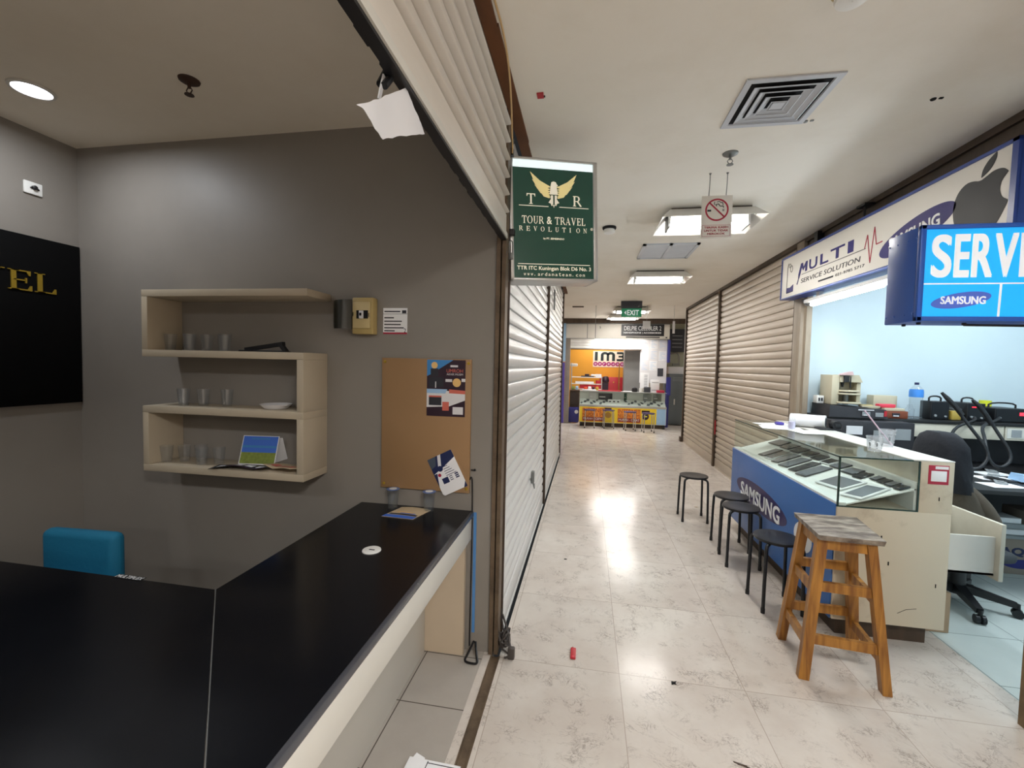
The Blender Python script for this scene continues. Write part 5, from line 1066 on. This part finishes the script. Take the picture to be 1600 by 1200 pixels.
# hot air hoses with hand pieces
def hose(pts, hp, lab):
    t = thing('hot_air_gun', lab, 'hot air gun', pts[-1])
    b = MB(); b.tube(pts, .011, 10, 2); link('hose', b, M_rubber, t)
    b = MB(); b.tube(hp, lambda u: .017 if u < .75 else .010, 12); link('hand_piece', b, M_black, t)
hose([(2.84, 3.92, 1.25), (2.91, 3.90, 1.13), (3.0, 3.86, .98), (3.03, 3.84, .88), (2.96, 3.84, .78), (2.86, 3.86, .80), (2.84, 3.95, .95), (2.98, 4.12, 1.07), (3.18, 4.18, 1.13), (3.20, 4.22, 1.15)], [(2.875, 3.90, 1.19), (2.835, 3.92, 1.26), (2.79, 3.93, 1.315), (2.755, 3.94, 1.36)], 'black hot-air gun whose hose loops down beside the jacket, left of the two')
hose([(3.05, 3.92, 1.20), (3.12, 3.90, 1.06), (3.17, 3.86, .94), (3.17, 3.84, .86), (3.09, 3.83, .80), (3.02, 3.84, .86), (3.04, 3.9, 1.0), (3.12, 4.05, 1.10), (3.30, 4.18, 1.12), (3.38, 4.22, 1.15)], [(3.08, 3.91, 1.13), (3.045, 3.92, 1.2), (3.0, 3.93, 1.27), (2.965, 3.94, 1.31)], 'black hot-air gun whose hose loops in front of the red-digit station, right of the two')
# clutter on the table
random.seed(11)
mats = [M_paperw, M_grey, M_paper, M_black, M_paperw, M_alud, M_lblue, M_ink]
nm = [('paper_sheet', 'paper', 'white paper sheet on the table %s'), ('circuit_board', 'circuit board', 'grey circuit board on the table %s'), ('mobile_phone', 'phone', 'dark disassembled phone on the table %s')]
wh = ['below the left hot-air hose', 'right under the hose loops', 'near the front table edge beside the jacket', 'between the two hose loops', 'right of the right hose loop', 'at the right border of the view', 'at the front edge near the right border', 'behind the right hose loop']
for i in range(8):
    x, y, a = 2.86+.13*i, 3.50+.20*(i % 3)+.05*random.random(), random.uniform(-.8, .8)
    for j, (n_, c_, l_) in enumerate(nm[: 2 if i % 2 else 3]):
        Mz = FZ(x+.05*j, y+.07*j, .7408+.005*j, a+j*.9); b = MB()
        if j == 0: b.rect(-.11, -.07, .11, .07, Mz, .003)
        elif j == 1: b.box(-.06, .06, -.03, .03, 0, .008, Mz); b.box(-.03, .01, -.015, .015, .008, .014, Mz)
        else: b.box(-.075, .075, -.036, .036, 0, .009, Mz, bev=.003); b.box(-.02, .02, -.03, .03, .009, .011, Mz)
        solo(n_, b, [mats[0], mats[1], mats[3]][j], l_ % wh[i], c_)
b = MB(); b.hexa([(3.06, 3.62, .752), (3.22, 3.60, .752), (3.23, 3.72, .752), (3.07, 3.74, .752)], [(3.08, 3.63, .80), (3.21, 3.61, .785), (3.22, 3.71, .785), (3.08, 3.73, .80)]); solo('tissue_pack', b, M_lblue, 'pale blue crumpled pack on the table inside the right hose loop', 'pack')
b = MB(); b.box(3.42, 3.62, 3.62, 3.72, .755, .765); solo('card', b, M_yel, 'yellow card on the table near the right border', 'card')
b = MB(); b.cyl((3.22, 3.40, .752), (3.42, 3.38, .752), .011, n=12); solo('screwdriver', b, M_orange, 'orange screwdriver on the front edge of the table, right border', 'screwdriver')
# under the table
def carton(name, x0, x1, y0, y1, z0, z1, m, lab, cat='box', text=None):
    t = thing(name, lab, cat, ((x0+x1)/2, (y0+y1)/2, z0))
    b = MB(); b.box(x0, x1, y0, y1, z0, z1, bev=.003); link('body', b, m, t)
    b = MB(); b.box(x0+.002, x1-.002, (y0+y1)/2-.03, (y0+y1)/2+.03, z1-.001, z1+.001); link('packing_tape', b, M_purple if text else M_papert, t)
    if text:
        Mz = FY(x0, y0-.001, z0); b = MB(); b.text(text, .06, .135, .36, .205, Mz, .001, bold=.03); link('lettering', b, M_navy, t)
        b = MB(); b.disc(.20, .08, .12, Mz, .001, ry=.035); link('emblem', b, M_pblue, t)
carton('carton', 3.08, 3.56, 3.84, 4.10, .001, .27, M_cartonb, 'grey-brown drinking water carton with dark lettering on the floor under the table', text='AQUA')
b = MB(); b.box(3.05, 3.28, 3.82, 4.0, .276, .30); b.box(3.06, 3.27, 3.83, 4.0, .30, .315); solo('document_tray', b, M_grey, 'grey plastic tray lying on the lettered carton', 'tray')
for i in range(3):
    b = MB(); b.box(3.06+.01*i, 3.27-.012*i, 3.80+.01*i, 3.98, .316+.04*i, .355+.04*i, bev=.003); solo('paper_stack', b, [M_paper, M_grey, M_paperw][i], ('lowest white paper bundle on the tray under the table', 'grey paper bundle in the middle of the stack under the table', 'topmost white paper bundle of the stack under the table')[i], 'papers')
b = MB(); b.box(3.34, 3.55, 3.85, 4.1, .273, .47, bev=.004); solo('carton', b, M_cartonb, 'plain dark cardboard box on the lettered carton under the table, right border', 'box')
b = MB(); b.hexa([(2.95, 4.2, .02), (3.05, 4.15, .02), (3.05, 4.3, .02), (2.95, 4.3, .02)], [(3.15, 4.2, .6), (3.25, 4.15, .58), (3.25, 4.3, .58), (3.15, 4.3, .6)]); solo('folded_board', b, M_grey, 'grey board leaning under the table behind the paper stack', 'board')
carton('carton', 1.95, 2.115, 2.86, 3.0, .002, .24, M_carton, 'small brown cardboard box on the floor behind the display counter', )

# office chair with a jacket -----------------------------------------------------------
t = thing('office_chair', 'black office chair with five-star base behind the display counter', 'chair', (2.45, 3.285, 0))
hx, hy = 2.45, 3.285
b = MB(); b.cyl((hx, hy, .10), (hx, hy, .336), .034, n=18); b.cyl((hx, hy, .07), (hx, hy, .27), .050, .044, n=18); link('column', b, M_black, t)
for k in range(5):
    a = math.radians(-103+72*k); c, s_ = math.cos(a), math.sin(a)
    b = MB(); b.beam((hx, hy, .115), (hx+.27*c, hy+.27*s_, .075), .065, .05, (-s_, c, 0), .035, .03); bl = link('base_leg', b, M_black, t)
    b = MB(); fx, fy = hx+.275*c, hy+.275*s_; sd = Vector((-s_, c, 0))
    b.cyl((fx, fy, .055), (fx, fy, .085), .012, n=10)
    for q in (-1, 1): b.cyl(Vector((fx, fy, .027))+sd*.006*q, Vector((fx, fy, .027))+sd*.024*q, .0265, n=18)
    link('caster', b, M_blackm, bl)
b = MB(); b.box(-.20, .18, -.20, .14, .335, .405, FZ(hx, hy, 0, .2), bev=.033, seg=4); link('seat', b, mat('dark_grey_fabric', '#3a3d40', .9), t)
b = MB(); b.box(-.235, -.185, -.125, .125, .60, 1.03, FZ(hx, hy, 0, .2), bev=.024, seg=3); link('backrest', b, M_black, t)
b = MB(); b.tube([(hx-.10, hy-.02, .345), (hx-.22, hy-.045, .37), (hx-.235, hy-.05, .62)], .014, 8, 1); link('back_support', b, M_black, t)
t = thing('jacket', 'dark navy and brown jacket draped over the office chair back', 'jacket', (2.22, 3.25, .57))
f_ = Vector((math.cos(.2), math.sin(.2), 0)); w_ = Vector((-math.sin(.2), math.cos(.2), 0)); c0 = Vector((hx+.03, hy-.01, 0))-f_*.212
def ring(z, d, w, off=0, tw=0, n=28, seed=0):
    out = []
    for i in range(n):
        a = 2*PI*i/n; wob = 1+.05*math.sin(a*5+z*20)+.04*math.sin(a*3-z*31)
        out.append(c0+f_*(math.copysign(abs(math.cos(a))**.8, math.cos(a))*d*.92*wob+off)+w_*(math.copysign(abs(math.sin(a))**.8, math.sin(a))*w*.84*wob+tw)+Vector((0, 0, z)))
    return out
b = MB(); b.ring_strip([ring(*q) for q in ((1.135, .012, .03), (1.13, .045, .09), (1.105, .066, .14), (1.05, .08, .178), (.98, .086, .195), (.90, .092, .205, .005), (.82, .098, .21, .01), (.77, .105, .214, .015), (.765, .06, .16, .015))]); link('hood', b, M_jacket, t)
b = MB(); b.ring_strip([ring(*q) for q in ((.86, .085, .20, .008), (.78, .10, .212, .02), (.70, .118, .22, .045), (.63, .135, .222, .075), (.575, .145, .22, .10), (.57, .12, .19, .10))]); partlabel(link('hem', b, M_olive, t), 'brown lower part of the jacket')
b = MB(); p = [c0+f_*.01+w_*-.05+Vector((0, 0, .84)), c0+f_*.09+w_*-.13+Vector((0, 0, .75)), c0+f_*.17+w_*-.165+Vector((0, 0, .64)), c0+f_*.215+w_*-.165+Vector((0, 0, .53))]; b.tube(p, lambda u: .05-.008*u, 14, 2); partlabel(link('sleeve', b, M_olive, t), 'brown hanging sleeve')

# ================================================================== FAR STALL
# fascia
t = thing('stall_fascia', 'white fascia board with black lettered name sign over the far stall', 'sign', (.74, 11.5, 2.24))
b = MB(); b.box(-.56, 2.03, 11.50, 11.56, 2.235, 2.615, bev=.003); link('board', b, M_signw, t)
b = MB(); b.box(-.02, -.005, 11.492, 11.50, 2.235, 2.615); b.box(.185, .20, 11.492, 11.50, 2.235, 2.615); b.box(-.57, 2.04, 11.49, 11.50, 2.605, 2.625); b.box(-.57, 2.04, 11.49, 11.50, 2.225, 2.238); link('edge_trim', b, M_alud, t)
Mz = FY(.84, 11.494, 2.31); b = MB(); b.rect(0, 0, 1.05, .295, Mz, .006); npn = link('name_panel', b, mat('black_name_panel', '#1b1c22', .4), t)
b = MB(); b.text('DELPIE CELLULER 2', .07, .14, .98, .25, Mz, .003, .006); b.text('HANDPHONE | ACCESSORIES', .06, .05, .98, .10, Mz, .003, .006, bold=.02); link('name_lettering', b, M_wprint, npn)
b = MB(); b.rect(.12, -.045, .95, -.02, Mz, .003, .002); b.rect(1.09, -.05, 1.13, -.02, Mz, .003, .002); b.text('5', -.55, .18, -.51, .24, Mz, .003, .002); b.rect(-1.2, .03, -.87, .20, Mz, .002, .001) if False else None; link('small_print', b, M_ink, t)
t = thing('tube_light', 'glowing fluorescent tube above the far stall shutter box', 'light', (.77, 11.44, 2.2))
b = MB(); b.box(.17, 1.38, 11.43, 11.49, 2.205, 2.232); link('batten', b, M_white, t)
b = MB(); b.cyl((.20, 11.44, 2.19), (1.36, 11.44, 2.19), .018, n=12); link('tube', b, M_tube, t)
t = thing('roller_shutter', 'white rolled-up shutter under the far stall fascia', 'shutter', (.42, 11.56, 1.95))
b = MB(); slats(b, 0, 0, 0.001, 0, .001, .001, 1) if False else None
n = 4
pr = []
for i in range(n): pr += [(11.555, 1.965+i*.07), (11.545, 1.975+i*.07), (11.540, 2.0+i*.07), (11.547, 2.028+i*.07)]
b.ring_strip([[(-.50, y, z) for y, z in pr], [(1.36, y, z) for y, z in pr]], close=False); link('curtain', b, M_white, t)
b = MB(); b.box(-.50, 1.36, 11.54, 11.565, 1.945, 1.968); link('bottom_bar', b, M_brownd, t)
# stall back wall with banner
b = MB(); b.box(-.75, 1.30, 12.90, 12.99, 0, 2.75); struct('wall_stall_back', b, M_orwall)
t = thing('banner', 'yellow wall banner with bold black letters and a row of magenta dots, far stall', 'banner', (.7, 12.88, 1.5))
Mz = FY(.17, 12.895, 1.50); b = MB(); b.rect(0, 0, .96, .46, Mz, .004); link('panel', b, mat('pale_banner_field', '#ead9c4', .6), t)
b = MB(); b.rect(.05, .18, .13, .44, Mz, .004, .004); b.rect(.22, .18, .30, .36, Mz, .004, .004); b.rect(.385, .18, .455, .36, Mz, .004, .004); b.rect(.54, .18, .62, .36, Mz, .004, .004)
b.arc(.337, .345, .117, .095, 0, PI, .07, Mz, .004, .004, 16); b.arc(.502, .345, .117, .095, 0, PI, .07, Mz, .004, .004, 16)
b.rect(.67, .38, .82, .44, Mz, .004, .004); b.rect(.72, .285, .82, .335, Mz, .004, .004); b.rect(.67, .18, .82, .24, Mz, .004, .004); b.arc(.82, .36, .07, .08, -PI/2, PI/2, .06, Mz, .004, .004, 12); b.arc(.82, .26, .07, .08, -PI/2, PI/2, .06, Mz, .004, .004, 12); link('brand_lettering', b, M_ior, t)
b = MB()
for i in range(7): b.disc(.075+.125*i, .09, .062, Mz, .003, .004, n=20)
md = link('magenta_dots', b, M_magenta, t)
b = MB()
for i, ch in enumerate('ooredoo'): b.text(ch, .05+.125*i, .065, .10+.125*i, .115, Mz, .003, .007)
link('dot_lettering', b, M_wprint, md)
t = thing('red_cabinet', 'red low cabinet with yellow knobs behind the far stall counter', 'cabinet', (.68, 12.6, 0))
b = MB(); b.box(.37, 1.02, 12.5, 12.85, 0, 1.22, bev=.004); link('body', b, M_red, t)
for i in range(4): b = MB(); b.cyl((.45+.15*i, 12.47, 1.08), (.45+.15*i, 12.5, 1.08), .015, n=10); link('knob', b, M_yel, t)
b = MB(); b.box(.985, 1.42, 11.95, 12.35, 0, 2.70); struct('wall_column', b, M_colg)
t = thing('door_frame', 'thin brown upright post beside the red cabinet in the far stall', 'post', (.88, 12.3, 0))
b = MB(); b.box(.865, .895, 12.28, 12.32, 0, 1.6); link('post', b, M_woodst, t)
# papers on the white board
t = thing('notice_board', 'tall white board covered with paper notices at the right of the far stall', 'board', (1.66, 11.6, 1.0))
b = MB(); b.box(1.345, 2.0, 11.60, 11.63, 1.12, 2.235); link('panel', b, M_paper, t)
b = MB(); b.box(1.345, 1.60, 11.60, 11.63, 1.0, 1.12) if False else b.box(1.36, 1.40, 11.61, 11.64, 0, 1.12); b.box(1.94, 1.98, 11.61, 11.64, 0, 1.12); link('stand', b, M_alud, t)
random.seed(5)
pl = ['top left', 'top middle', 'top right', 'left of the middle row', 'centre', 'right of the middle row', 'lower left', 'lower middle', 'lower right']
for i in range(9):
    cx, cz = 1.46+.21*(i % 3)+random.uniform(-.012, .012), 2.10-.27*(i//3)+random.uniform(-.02, .02)
    if i == 8: continue
    Mz = FY(cx-.095, 11.598-.0012*(i % 2), cz-.125); b = MB(); b.rect(0, 0, .19, .25, Mz, .0012); b.mi = 1
    for q in range(6): b.rect(.02, .03+.035*q, .16-.04*((q+i) % 3), .037+.035*q, Mz, .0006, .0012)
    solo('paper_notice', b, [M_paperw if i % 2 else M_paper, M_lblue], 'printed paper notice at the %s of the far white board' % pl[i], 'notice')
Mz = FY(1.36, 11.594, .98); b = MB(); b.rect(0, 0, .22, .40, Mz, .002); b.mi = 1
for q in range(8): b.rect(.10, .05+.04*q, .18, .06+.04*q, Mz, .001, .002)
solo('paper_notice', b, [M_paperw, M_ink], 'long paper notice hanging below the left edge of the far white board', 'notice')
b = MB(); b.box(1.58, 1.80, 11.33, 11.34, .896, 1.21, bev=.002); b.mi = 1; b.rect(.04, .05, .2, .06, FY(1.58, 11.329, .896), .001); b.rect(.04, .24, .2, .25, FY(1.58, 11.329, .896), .001)
solo('price_card', b, [M_paperw, M_ink], 'large white price card standing on the far counter in front of the notice board', 'card')
b = MB(); b.box(1.78, 1.92, 11.585, 11.595, 1.30, 1.50); solo('tablet', b, M_exitd, 'dark grey tablet holder hanging low on the far notice board', 'holder')
b = MB(); b.box(2.005, 2.06, 11.50, 11.62, 1.65, 2.22); solo('side_sign', b, M_pblue, 'deep blue upright strip sign at the right edge of the far stall', 'sign')
b = MB(); b.box(2.0, 2.07, 11.52, 11.62, 0, .86); b.box(1.99, 2.09, 11.45, 11.52, .82, 1.28); solo('banner_stand', b, M_pblue, 'deep blue banner stand beside the grey cabinet, far right', 'banner')
# grey cabinet on the right, things above it
t = thing('tall_cabinet', 'dark grey metal cabinet at the right end of the far stall', 'cabinet', (2.4, 12.2, 0))
b = MB(); b.box(2.14, 2.62, 12.02, 12.45, .02, 1.36, bev=.006); link('body', b, M_fridge, t)
b = MB(); b.box(2.16, 2.60, 12.005, 12.02, .05, 1.33, bev=.004); dr = dr2 = link('door', b, M_fridge, t)
for q in range(3):
    b = MB(); b.box(2.24, 2.52, 11.998, 12.005, 1.18+.04*q, 1.19+.04*q); link('vent_slot', b, M_grey, dr)
b = MB(); b.box(2.28, 2.31, 11.985, 12.005, .55, .70, bev=.004); link('handle', b, M_alu, dr2)
b = MB(); b.box(2.14, 2.60, 12.1, 12.4, 1.362, 1.55, bev=.004); solo('carton', b, M_paper, 'white box on top of the dark grey cabinet, far right', 'box')
b = MB(); b.box(2.12, 2.62, 12.3, 12.34, 1.95, 2.56, bev=.003); b.mi = 1
for q in range(4): b.rect(.12, .12+.1*q, .38, .14+.1*q, FY(2.12, 12.298, 1.95), .002)
solo('menu_board', b, [M_exitd, M_grey], 'dark board mounted above the grey cabinet at the far right', 'board')
b = MB(); b.tube([(2.22, 12.25, 1.90), (2.35, 12.25, 1.93), (2.42, 12.25, 1.86), (2.42, 12.25, 1.70), (2.42, 12.25, 1.60)], .018, 8, 1); b.box(2.26, 2.44, 12.2, 12.3, 1.58, 1.64); b.box(2.2, 2.24, 12.25, 12.99, 1.88, 1.92); solo('wall_hook', b, M_alud, 'curved grey pipe arm above the grey cabinet, far right', 'pipe')
b = MB(); b.box(2.08, 2.95, 12.42, 12.5, 1.35, 2.75); b.box(2.08, 2.95, 12.45, 12.5, 0, 1.36); struct('wall_far_panel', b, mat('greenish_wall', '#a9ab98', .7))
# left side pillars
b = MB(); b.box(-.565, -.44, 11.512, 11.62, 0, 2.62); struct('trim_11', b, M_pillar)
b = MB(); b.box(-.63, -.562, 11.46, 11.49, 1.62, 2.62); solo('side_sign', b, M_lblue, 'light blue upright strip sign at the left edge of the far stall', 'sign')
b = MB(); b.box(-.66, -.57, 11.46, 11.52, .01, 1.60); solo('banner_stand', b, M_purple, 'purple upright banner at the left end of the corridor', 'banner')
# dark side cabinet at left with goods
t = thing('side_cabinet', 'dark wooden side cabinet at the left of the far stall counter', 'cabinet', (-.32, 11.9, 0))
b = MB(); b.box(-.43, -.17, 11.7, 11.98, .06, .84, bev=.004); b.box(-.43, -.13, 11.68, 12.0, .84, .87); link('body', b, M_brownd, t)
b = MB(); b.box(-.42, -.19, 11.69, 11.70, .48, .80); link('door', b, mat('dark_brown_door', '#2b211c', .5), t)
for x in (-.42, -.21):
    b = MB(); b.cyl((x, 11.75, .03), (x, 11.79, .03), .03, n=14); link('caster', b, M_black, t)
b = MB(); b.box(-.44, -.19, 11.60, 11.68, .02, .42, bev=.01); b.mi = 1; b.disc(.2, .28, .05, FY(-.44, 11.598, .02), .003, n=16); solo('shopping_bag', b, [M_pblue, M_white], 'deep blue bag standing in front of the dark side cabinet', 'bag')
# showcase
t = thing('display_counter', 'long yellow phone showcase with lettered posters, far stall', 'counter', (.9, 11.4, 0))
X0, X1, Y0, Y1 = -.16, 1.95, 11.12, 11.38
b = MB(); b.box(X0+.02, X1-.02, Y0+.05, Y1, 0, .10); link('plinth', b, M_brownd, t)
b = MB(); b.box(X0, X1, Y0, Y1, .10, .54, bev=.004); b.box(X0, X1, Y1-.02, Y1, .54, .88); link('cabinet', b, M_tray, t)
b = MB(); b.box(X0-.004, X1+.004, Y0-.01, Y0+.02, .50, .545, bev=.003); b.box(X0, X1, Y0-.004, Y1, .885, .895); link('edge_trim', b, M_alu, t)
b = MB(); b.box(X0, X1, Y0, Y0+.005, .545, .885); b.box(X0, X1, Y0, Y1, .880, .886); b.box(X0, X0+.005, Y0, Y1, .545, .885); link('glass_case', b, M_pane, t)
b = MB(); b.hexa([(X0+.01, Y0+.02, .545), (X1-.01, Y0+.02, .545), (X1-.01, Y1-.02, .545), (X0+.01, Y1-.02, .545)], [(X0+.01, Y0+.02, .55), (X1-.01, Y0+.02, .55), (X1-.01, Y1-.02, .68), (X0+.01, Y1-.02, .68)]); link('display_tray', b, M_tray, t)
b = MB(); b.box(X0+.01, 1.72, Y0-.006, Y0, .11, .495); link('yellow_panel', b, M_yelp, t)
Mz = FY(X0, Y0-.0065, 0)
b = MB(); b.box(1.73+.0, X1-.01, Y0-.006, Y0, .11, .495); link('pale_panel', b, M_lblue, t)
b = MB()
for x in (.08, .95):
    b = MB(); b.rect(x, .13, x+.56, .47, Mz, .0015); pst = link('orange_poster', b, M_orp, t)
    b = MB(); b.text('INTERNET', x+.01, .36, x+.55, .46, Mz, .002, .0015); b.text('NELPON & SMS', x+.01, .26, x+.55, .345, Mz, .002, .0015); b.rect(x+.01, .145, x+.55, .245, Mz, .002, .0015); link('poster_lettering', b, mat('brown_red_print', '#8f2f1e', .5), pst)
    b = MB(); b.text('MURAH - CEPAT', x+.03, .17, x+.53, .225, Mz, .0015, .0035); link('poster_small_lettering', b, M_wprint, pst)
b = MB()
b = MB(); b.disc(.72, .30, .075, Mz, .0015); b.mi = 1; b.disc(1.62, .30, .085, Mz, .0015); b.rect(.63, .44, .8, .48, Mz, .0015); b.rect(1.53, .40, 1.72, .45, Mz, .0015); b.mi = 2; b.rect(1.585, .285, 1.66, .315, Mz, .0015, .0015); link('round_emblem', b, [mat('tan_emblem', '#b98a3a', .5), M_maroon, M_yel], t)
b = MB()
for x in (X0+.05, X1-.05): b.box(x-.03, x+.03, Y0+.005, Y0+.05, 0, .10, bev=.01)
link('foot', b, M_black, t)
# goods inside the case: countable little things
random.seed(21)
def traypos(y): return .551+(y-Y0-.02)/(Y1-Y0-.04)*.13
gsA = 'phones and accessories in the far showcase'
k = 0
protoS = None
for i in range(26):
    x = X0+.06+i*.078+random.uniform(-.01, .01)
    if .58 < x < .92: continue
    y = Y0+.06+.055*(i % 3); w_ = random.uniform(.028, .036); dark = (i*7) % 5 != 0
    Mz2 = fr((x, y, traypos(y)+.001), (math.cos(.3*((i % 5)-2)), math.sin(.3*((i % 5)-2)), 0), (-math.sin(.3*((i % 5)-2)), math.cos(.3*((i % 5)-2)), .55))
    b = MB(); b.box(-w_, w_, -.03, .05, .003, .013, Mz2, bev=.003); b.mi = 1; b.box(-w_+.006, w_-.006, -.022, .042, .0125, .0135, Mz2)
    solo('mobile_phone', b, [M_phonek if dark else M_phonew, M_phoneg], 'dark phone lying in the glass of the far yellow showcase' if dark else 'white phone lying in the glass of the far yellow showcase', 'phone', gsA if dark else 'white phones in the far showcase')
for i, x in enumerate((.60, .70, .80)):
    b = MB(); b.box(x-.045, x+.045, Y0+.08, Y0+.10, traypos(Y0+.09)+.008, traypos(Y0+.09)+.10, bev=.002); b.mi = 1; b.rect(.02, .03, .07, .06, FY(x-.045, Y0+.0795, traypos(Y0+.09)), .001)
    solo('phone_box', b, [M_paperw, M_ink], ('left', 'middle', 'right')[i]+'most white phone box in the middle of the far showcase' if i != 1 else 'white phone box between two others in the middle of the far showcase', 'box')
for i, (x0, x1, z0, z1, m, lab) in enumerate(((.08, .26, .70, .86, M_paper, 'pale box standing at the left inside the far showcase'), (.32, .66, .70, .83, M_exitd, 'dark flat box leaning at the back of the far showcase'), (.95, 1.02, .70, .85, mat('dark_green_box', '#35594c', .5), 'dark green box at the back middle of the far showcase'), (1.42, 1.62, .70, .84, M_grey, 'grey box at the back right of the far showcase'), (1.66, 1.86, .70, .85, M_alud, 'silver grey box at the right end of the far showcase'))):
    b = MB(); b.box(x0, x1, Y1-.055, Y1-.024, z0-.03, z1, bev=.003); b.mi = 1; b.rect(.02, .03, (x1-x0)*.5, .05, FY(x0, Y1-.0555, z0), .0008); solo('product_box', b, [m, M_paperw], lab, 'box')
# goods on the counter and side cabinet
ZC = .896
goods = (('cup', 1.30, 1.38, 11.2, .10, M_white, 'white mug on the far counter beside the black bag'), ('bag', 1.12, 1.27, 11.25, .13, M_black, 'black bag lying on the far counter left of the white mug'), ('box', 1.42, 1.57, 11.24, .13, M_exitd, 'dark box on the far counter behind the white mug'), ('tray', .30, .85, 11.2, .022, M_red, 'long thin red tray on the far counter'), ('papers', .92, 1.12, 11.2, .018, M_paperw, 'stack of white papers on the far counter'), ('tray', -.10, .25, 11.2, .03, M_paper, 'pale tray at the left end of the far counter'), ('box', 1.72, 1.90, 11.22, .06, M_redp, 'small red box at the right end of the far counter'))
for n_, x0, x1, y, h, m, lab in goods:
    b = MB()
    if n_ == 'cup': b.lathe([(.001, 0), (.034, 0), (.04, h), (.036, h), (.032, .006), (.001, .006)], 18, ((x0+x1)/2, y, ZC), cap=False); b.tube([(x1-.004, y, ZC+.03), (x1+.025, y, ZC+.04), (x1+.025, y, ZC+.07), (x1-.002, y, ZC+.08)], .006, 6, 1); n2 = 'mug'
    elif n_ == 'bag': b.lathe([(.001, 0), (.06, .0), (.075, .04), (.06, .10), (.02, .125), (.001, .13)], 14, ((x0+x1)/2, y, ZC), cap=False); n2 = 'small_bag'
    else: b.box(x0, x1, y-.05, y+.05, ZC, ZC+h, bev=.004); n2 = {'box': 'product_box', 'tray': 'shallow_tray', 'papers': 'paper_stack'}[n_]
    solo(n2, b, m, lab, n_)
t = thing('goods_rack', 'white rack with papers and red fronts on the left of the far stall', 'rack', (.06, 12.2, 0))
b = MB()
for z in (.88, 1.02, 1.20): b.box(-.42, .42, 12.02, 12.30, z, z+.02)
link('shelf_board', b, M_white, t)
for x in (-.42, .40):
    for y in (12.03, 12.29):
        b = MB(); b.box(x, x+.02, y-.01, y+.01, 0, 1.6 if x < 0 else 1.24); link('upright', b, M_alu, t)
b = MB(); b.box(-.45, -.25, 12.05, 12.2, 1.50, 1.58, bev=.02); link('lamp_head', b, M_white, t)
b = MB(); b.box(-.18, .40, 12.04, 12.06, .905, 1.015); link('red_front', b, M_red, t)
gl = ((-.40, .09, .10, M_yel, 'yellow packet at the left of the far rack'), (-.29, .08, .09, M_lblue, 'light blue packet on the far rack, second from the left'), (-.19, .06, .06, M_white, 'white bottle cap jar on the far rack'), )
ZS = .901
for i, (x, w_, h, m, nm_) in enumerate(((-.385, .08, .09, M_greenp, 'green'), (-.285, .07, .10, M_lblue, 'light blue'), (-.06, .09, .08, M_orange, 'orange'), (.05, .08, .095, M_paperw, 'white'), (.16, .06, .085, M_ink, 'black'), (.25, .08, .09, M_mustard, 'mustard'))):
    b = MB(); b.box(x, x+w_, 11.93, 12.0, ZC-.026, ZC-.026+h, bev=.01); 
    solo('packet', b, m, nm_+' packet standing in front of the white rack, far stall', 'packet') if i > 1 else solo('packet', b, m, nm_+' packet on the dark side cabinet, far stall', 'packet')
for i, (x, w_, z, h, m, lab) in enumerate(((-.15, .35, 1.221, .03, M_ink, 'flat dark stack on the top shelf of the white rack'), (-.05, .12, 1.252, .05, M_maroon, 'maroon box on the dark stack on top of the white rack'), (.12, .12, 1.252, .04, M_paperw, 'white box on the dark stack on top of the white rack'), (.24, .16, 1.221, .08, M_paper, 'pale box at the right of the top shelf of the white rack'), (-.3, .5, 1.041, .05, M_paperw, 'white paper pile on the middle shelf of the white rack'), (.25, .14, 1.041, .09, M_red, 'red box at the right of the middle shelf of the white rack'))):
    b = MB(); b.box(x, x+w_, 12.06, 12.24, z, z+h, bev=.004); solo('product_box', b, m, lab, 'box')
b = MB(); b.lathe([(.001, 0), (.09, .01), (.10, .05), (.085, .12), (.06, .16), (.001, .17)], 18, (.52, 12.3, 1.08), M=I4, cap=False); b.box(.44, .60, 12.25, 12.35, 0, 1.08); solo('cushion', b, M_maroon, 'dark red rounded bundle on a stand right of the white rack', 'bundle')
# pale-legged stools in front
sf = steel_stool(.105, 10.88, 'purple-seated stool with pale legs, leftmost before the far yellow counter', M_seatp, M_chrome, .115, .45, .15)
for x, y, lab in ((.56, 10.93, 'purple-seated stool with pale legs, second from the left before the far counter'), (1.05, 10.72, 'purple-seated stool with pale legs, third from the left before the far counter'), (1.45, 10.55, 'purple-seated stool with pale legs, rightmost before the far yellow counter')): dup(sf, (x, y, 0), .1, lab)

# scraps on the marble
def scrap(x, y, pts, m, lab, h=.003):
    b = MB(); b.poly([(px*.01, py*.01) for px, py in pts], FZ(x, y, .0005), h); b.poly([(px*.005-.004, py*.006) for px, py in pts], FZ(x, y, .0005+h*.8, .4), h*.8); solo('scrap', b, m, lab, 'scrap')
scrap(.452, 2.12, ((-1, -1.2), (.2, -.6), (1.2, -.9), (.8, .2), (1.6, 1.4), (.1, .7), (-.7, 1.1), (-.9, .1)), M_dark, 'small dark crumpled scrap on the marble floor left of the wooden stool')
scrap(.63, 1.72, ((-3.2, 1.0), (-3.0, .6), (.2, -.5), (2.8, -1.6), (3.0, -1.3), (.4, .1)), M_brownd, 'thin dark twig on the marble floor near the bottom of the view')
scrap(1.22, 4.95, ((-2, .3), (-.6, -.6), (1.4, -.8), (2, .1), (.5, .8), (-1, .9)), M_papert, 'tan dry leaf on the floor beyond the far black stool')
scrap(-.12, 3.35, ((-1.2, -.4), (.6, -.6), (1.2, .2), (0, .6)), M_dark, 'tiny dark crumb on the floor near the left shutter')
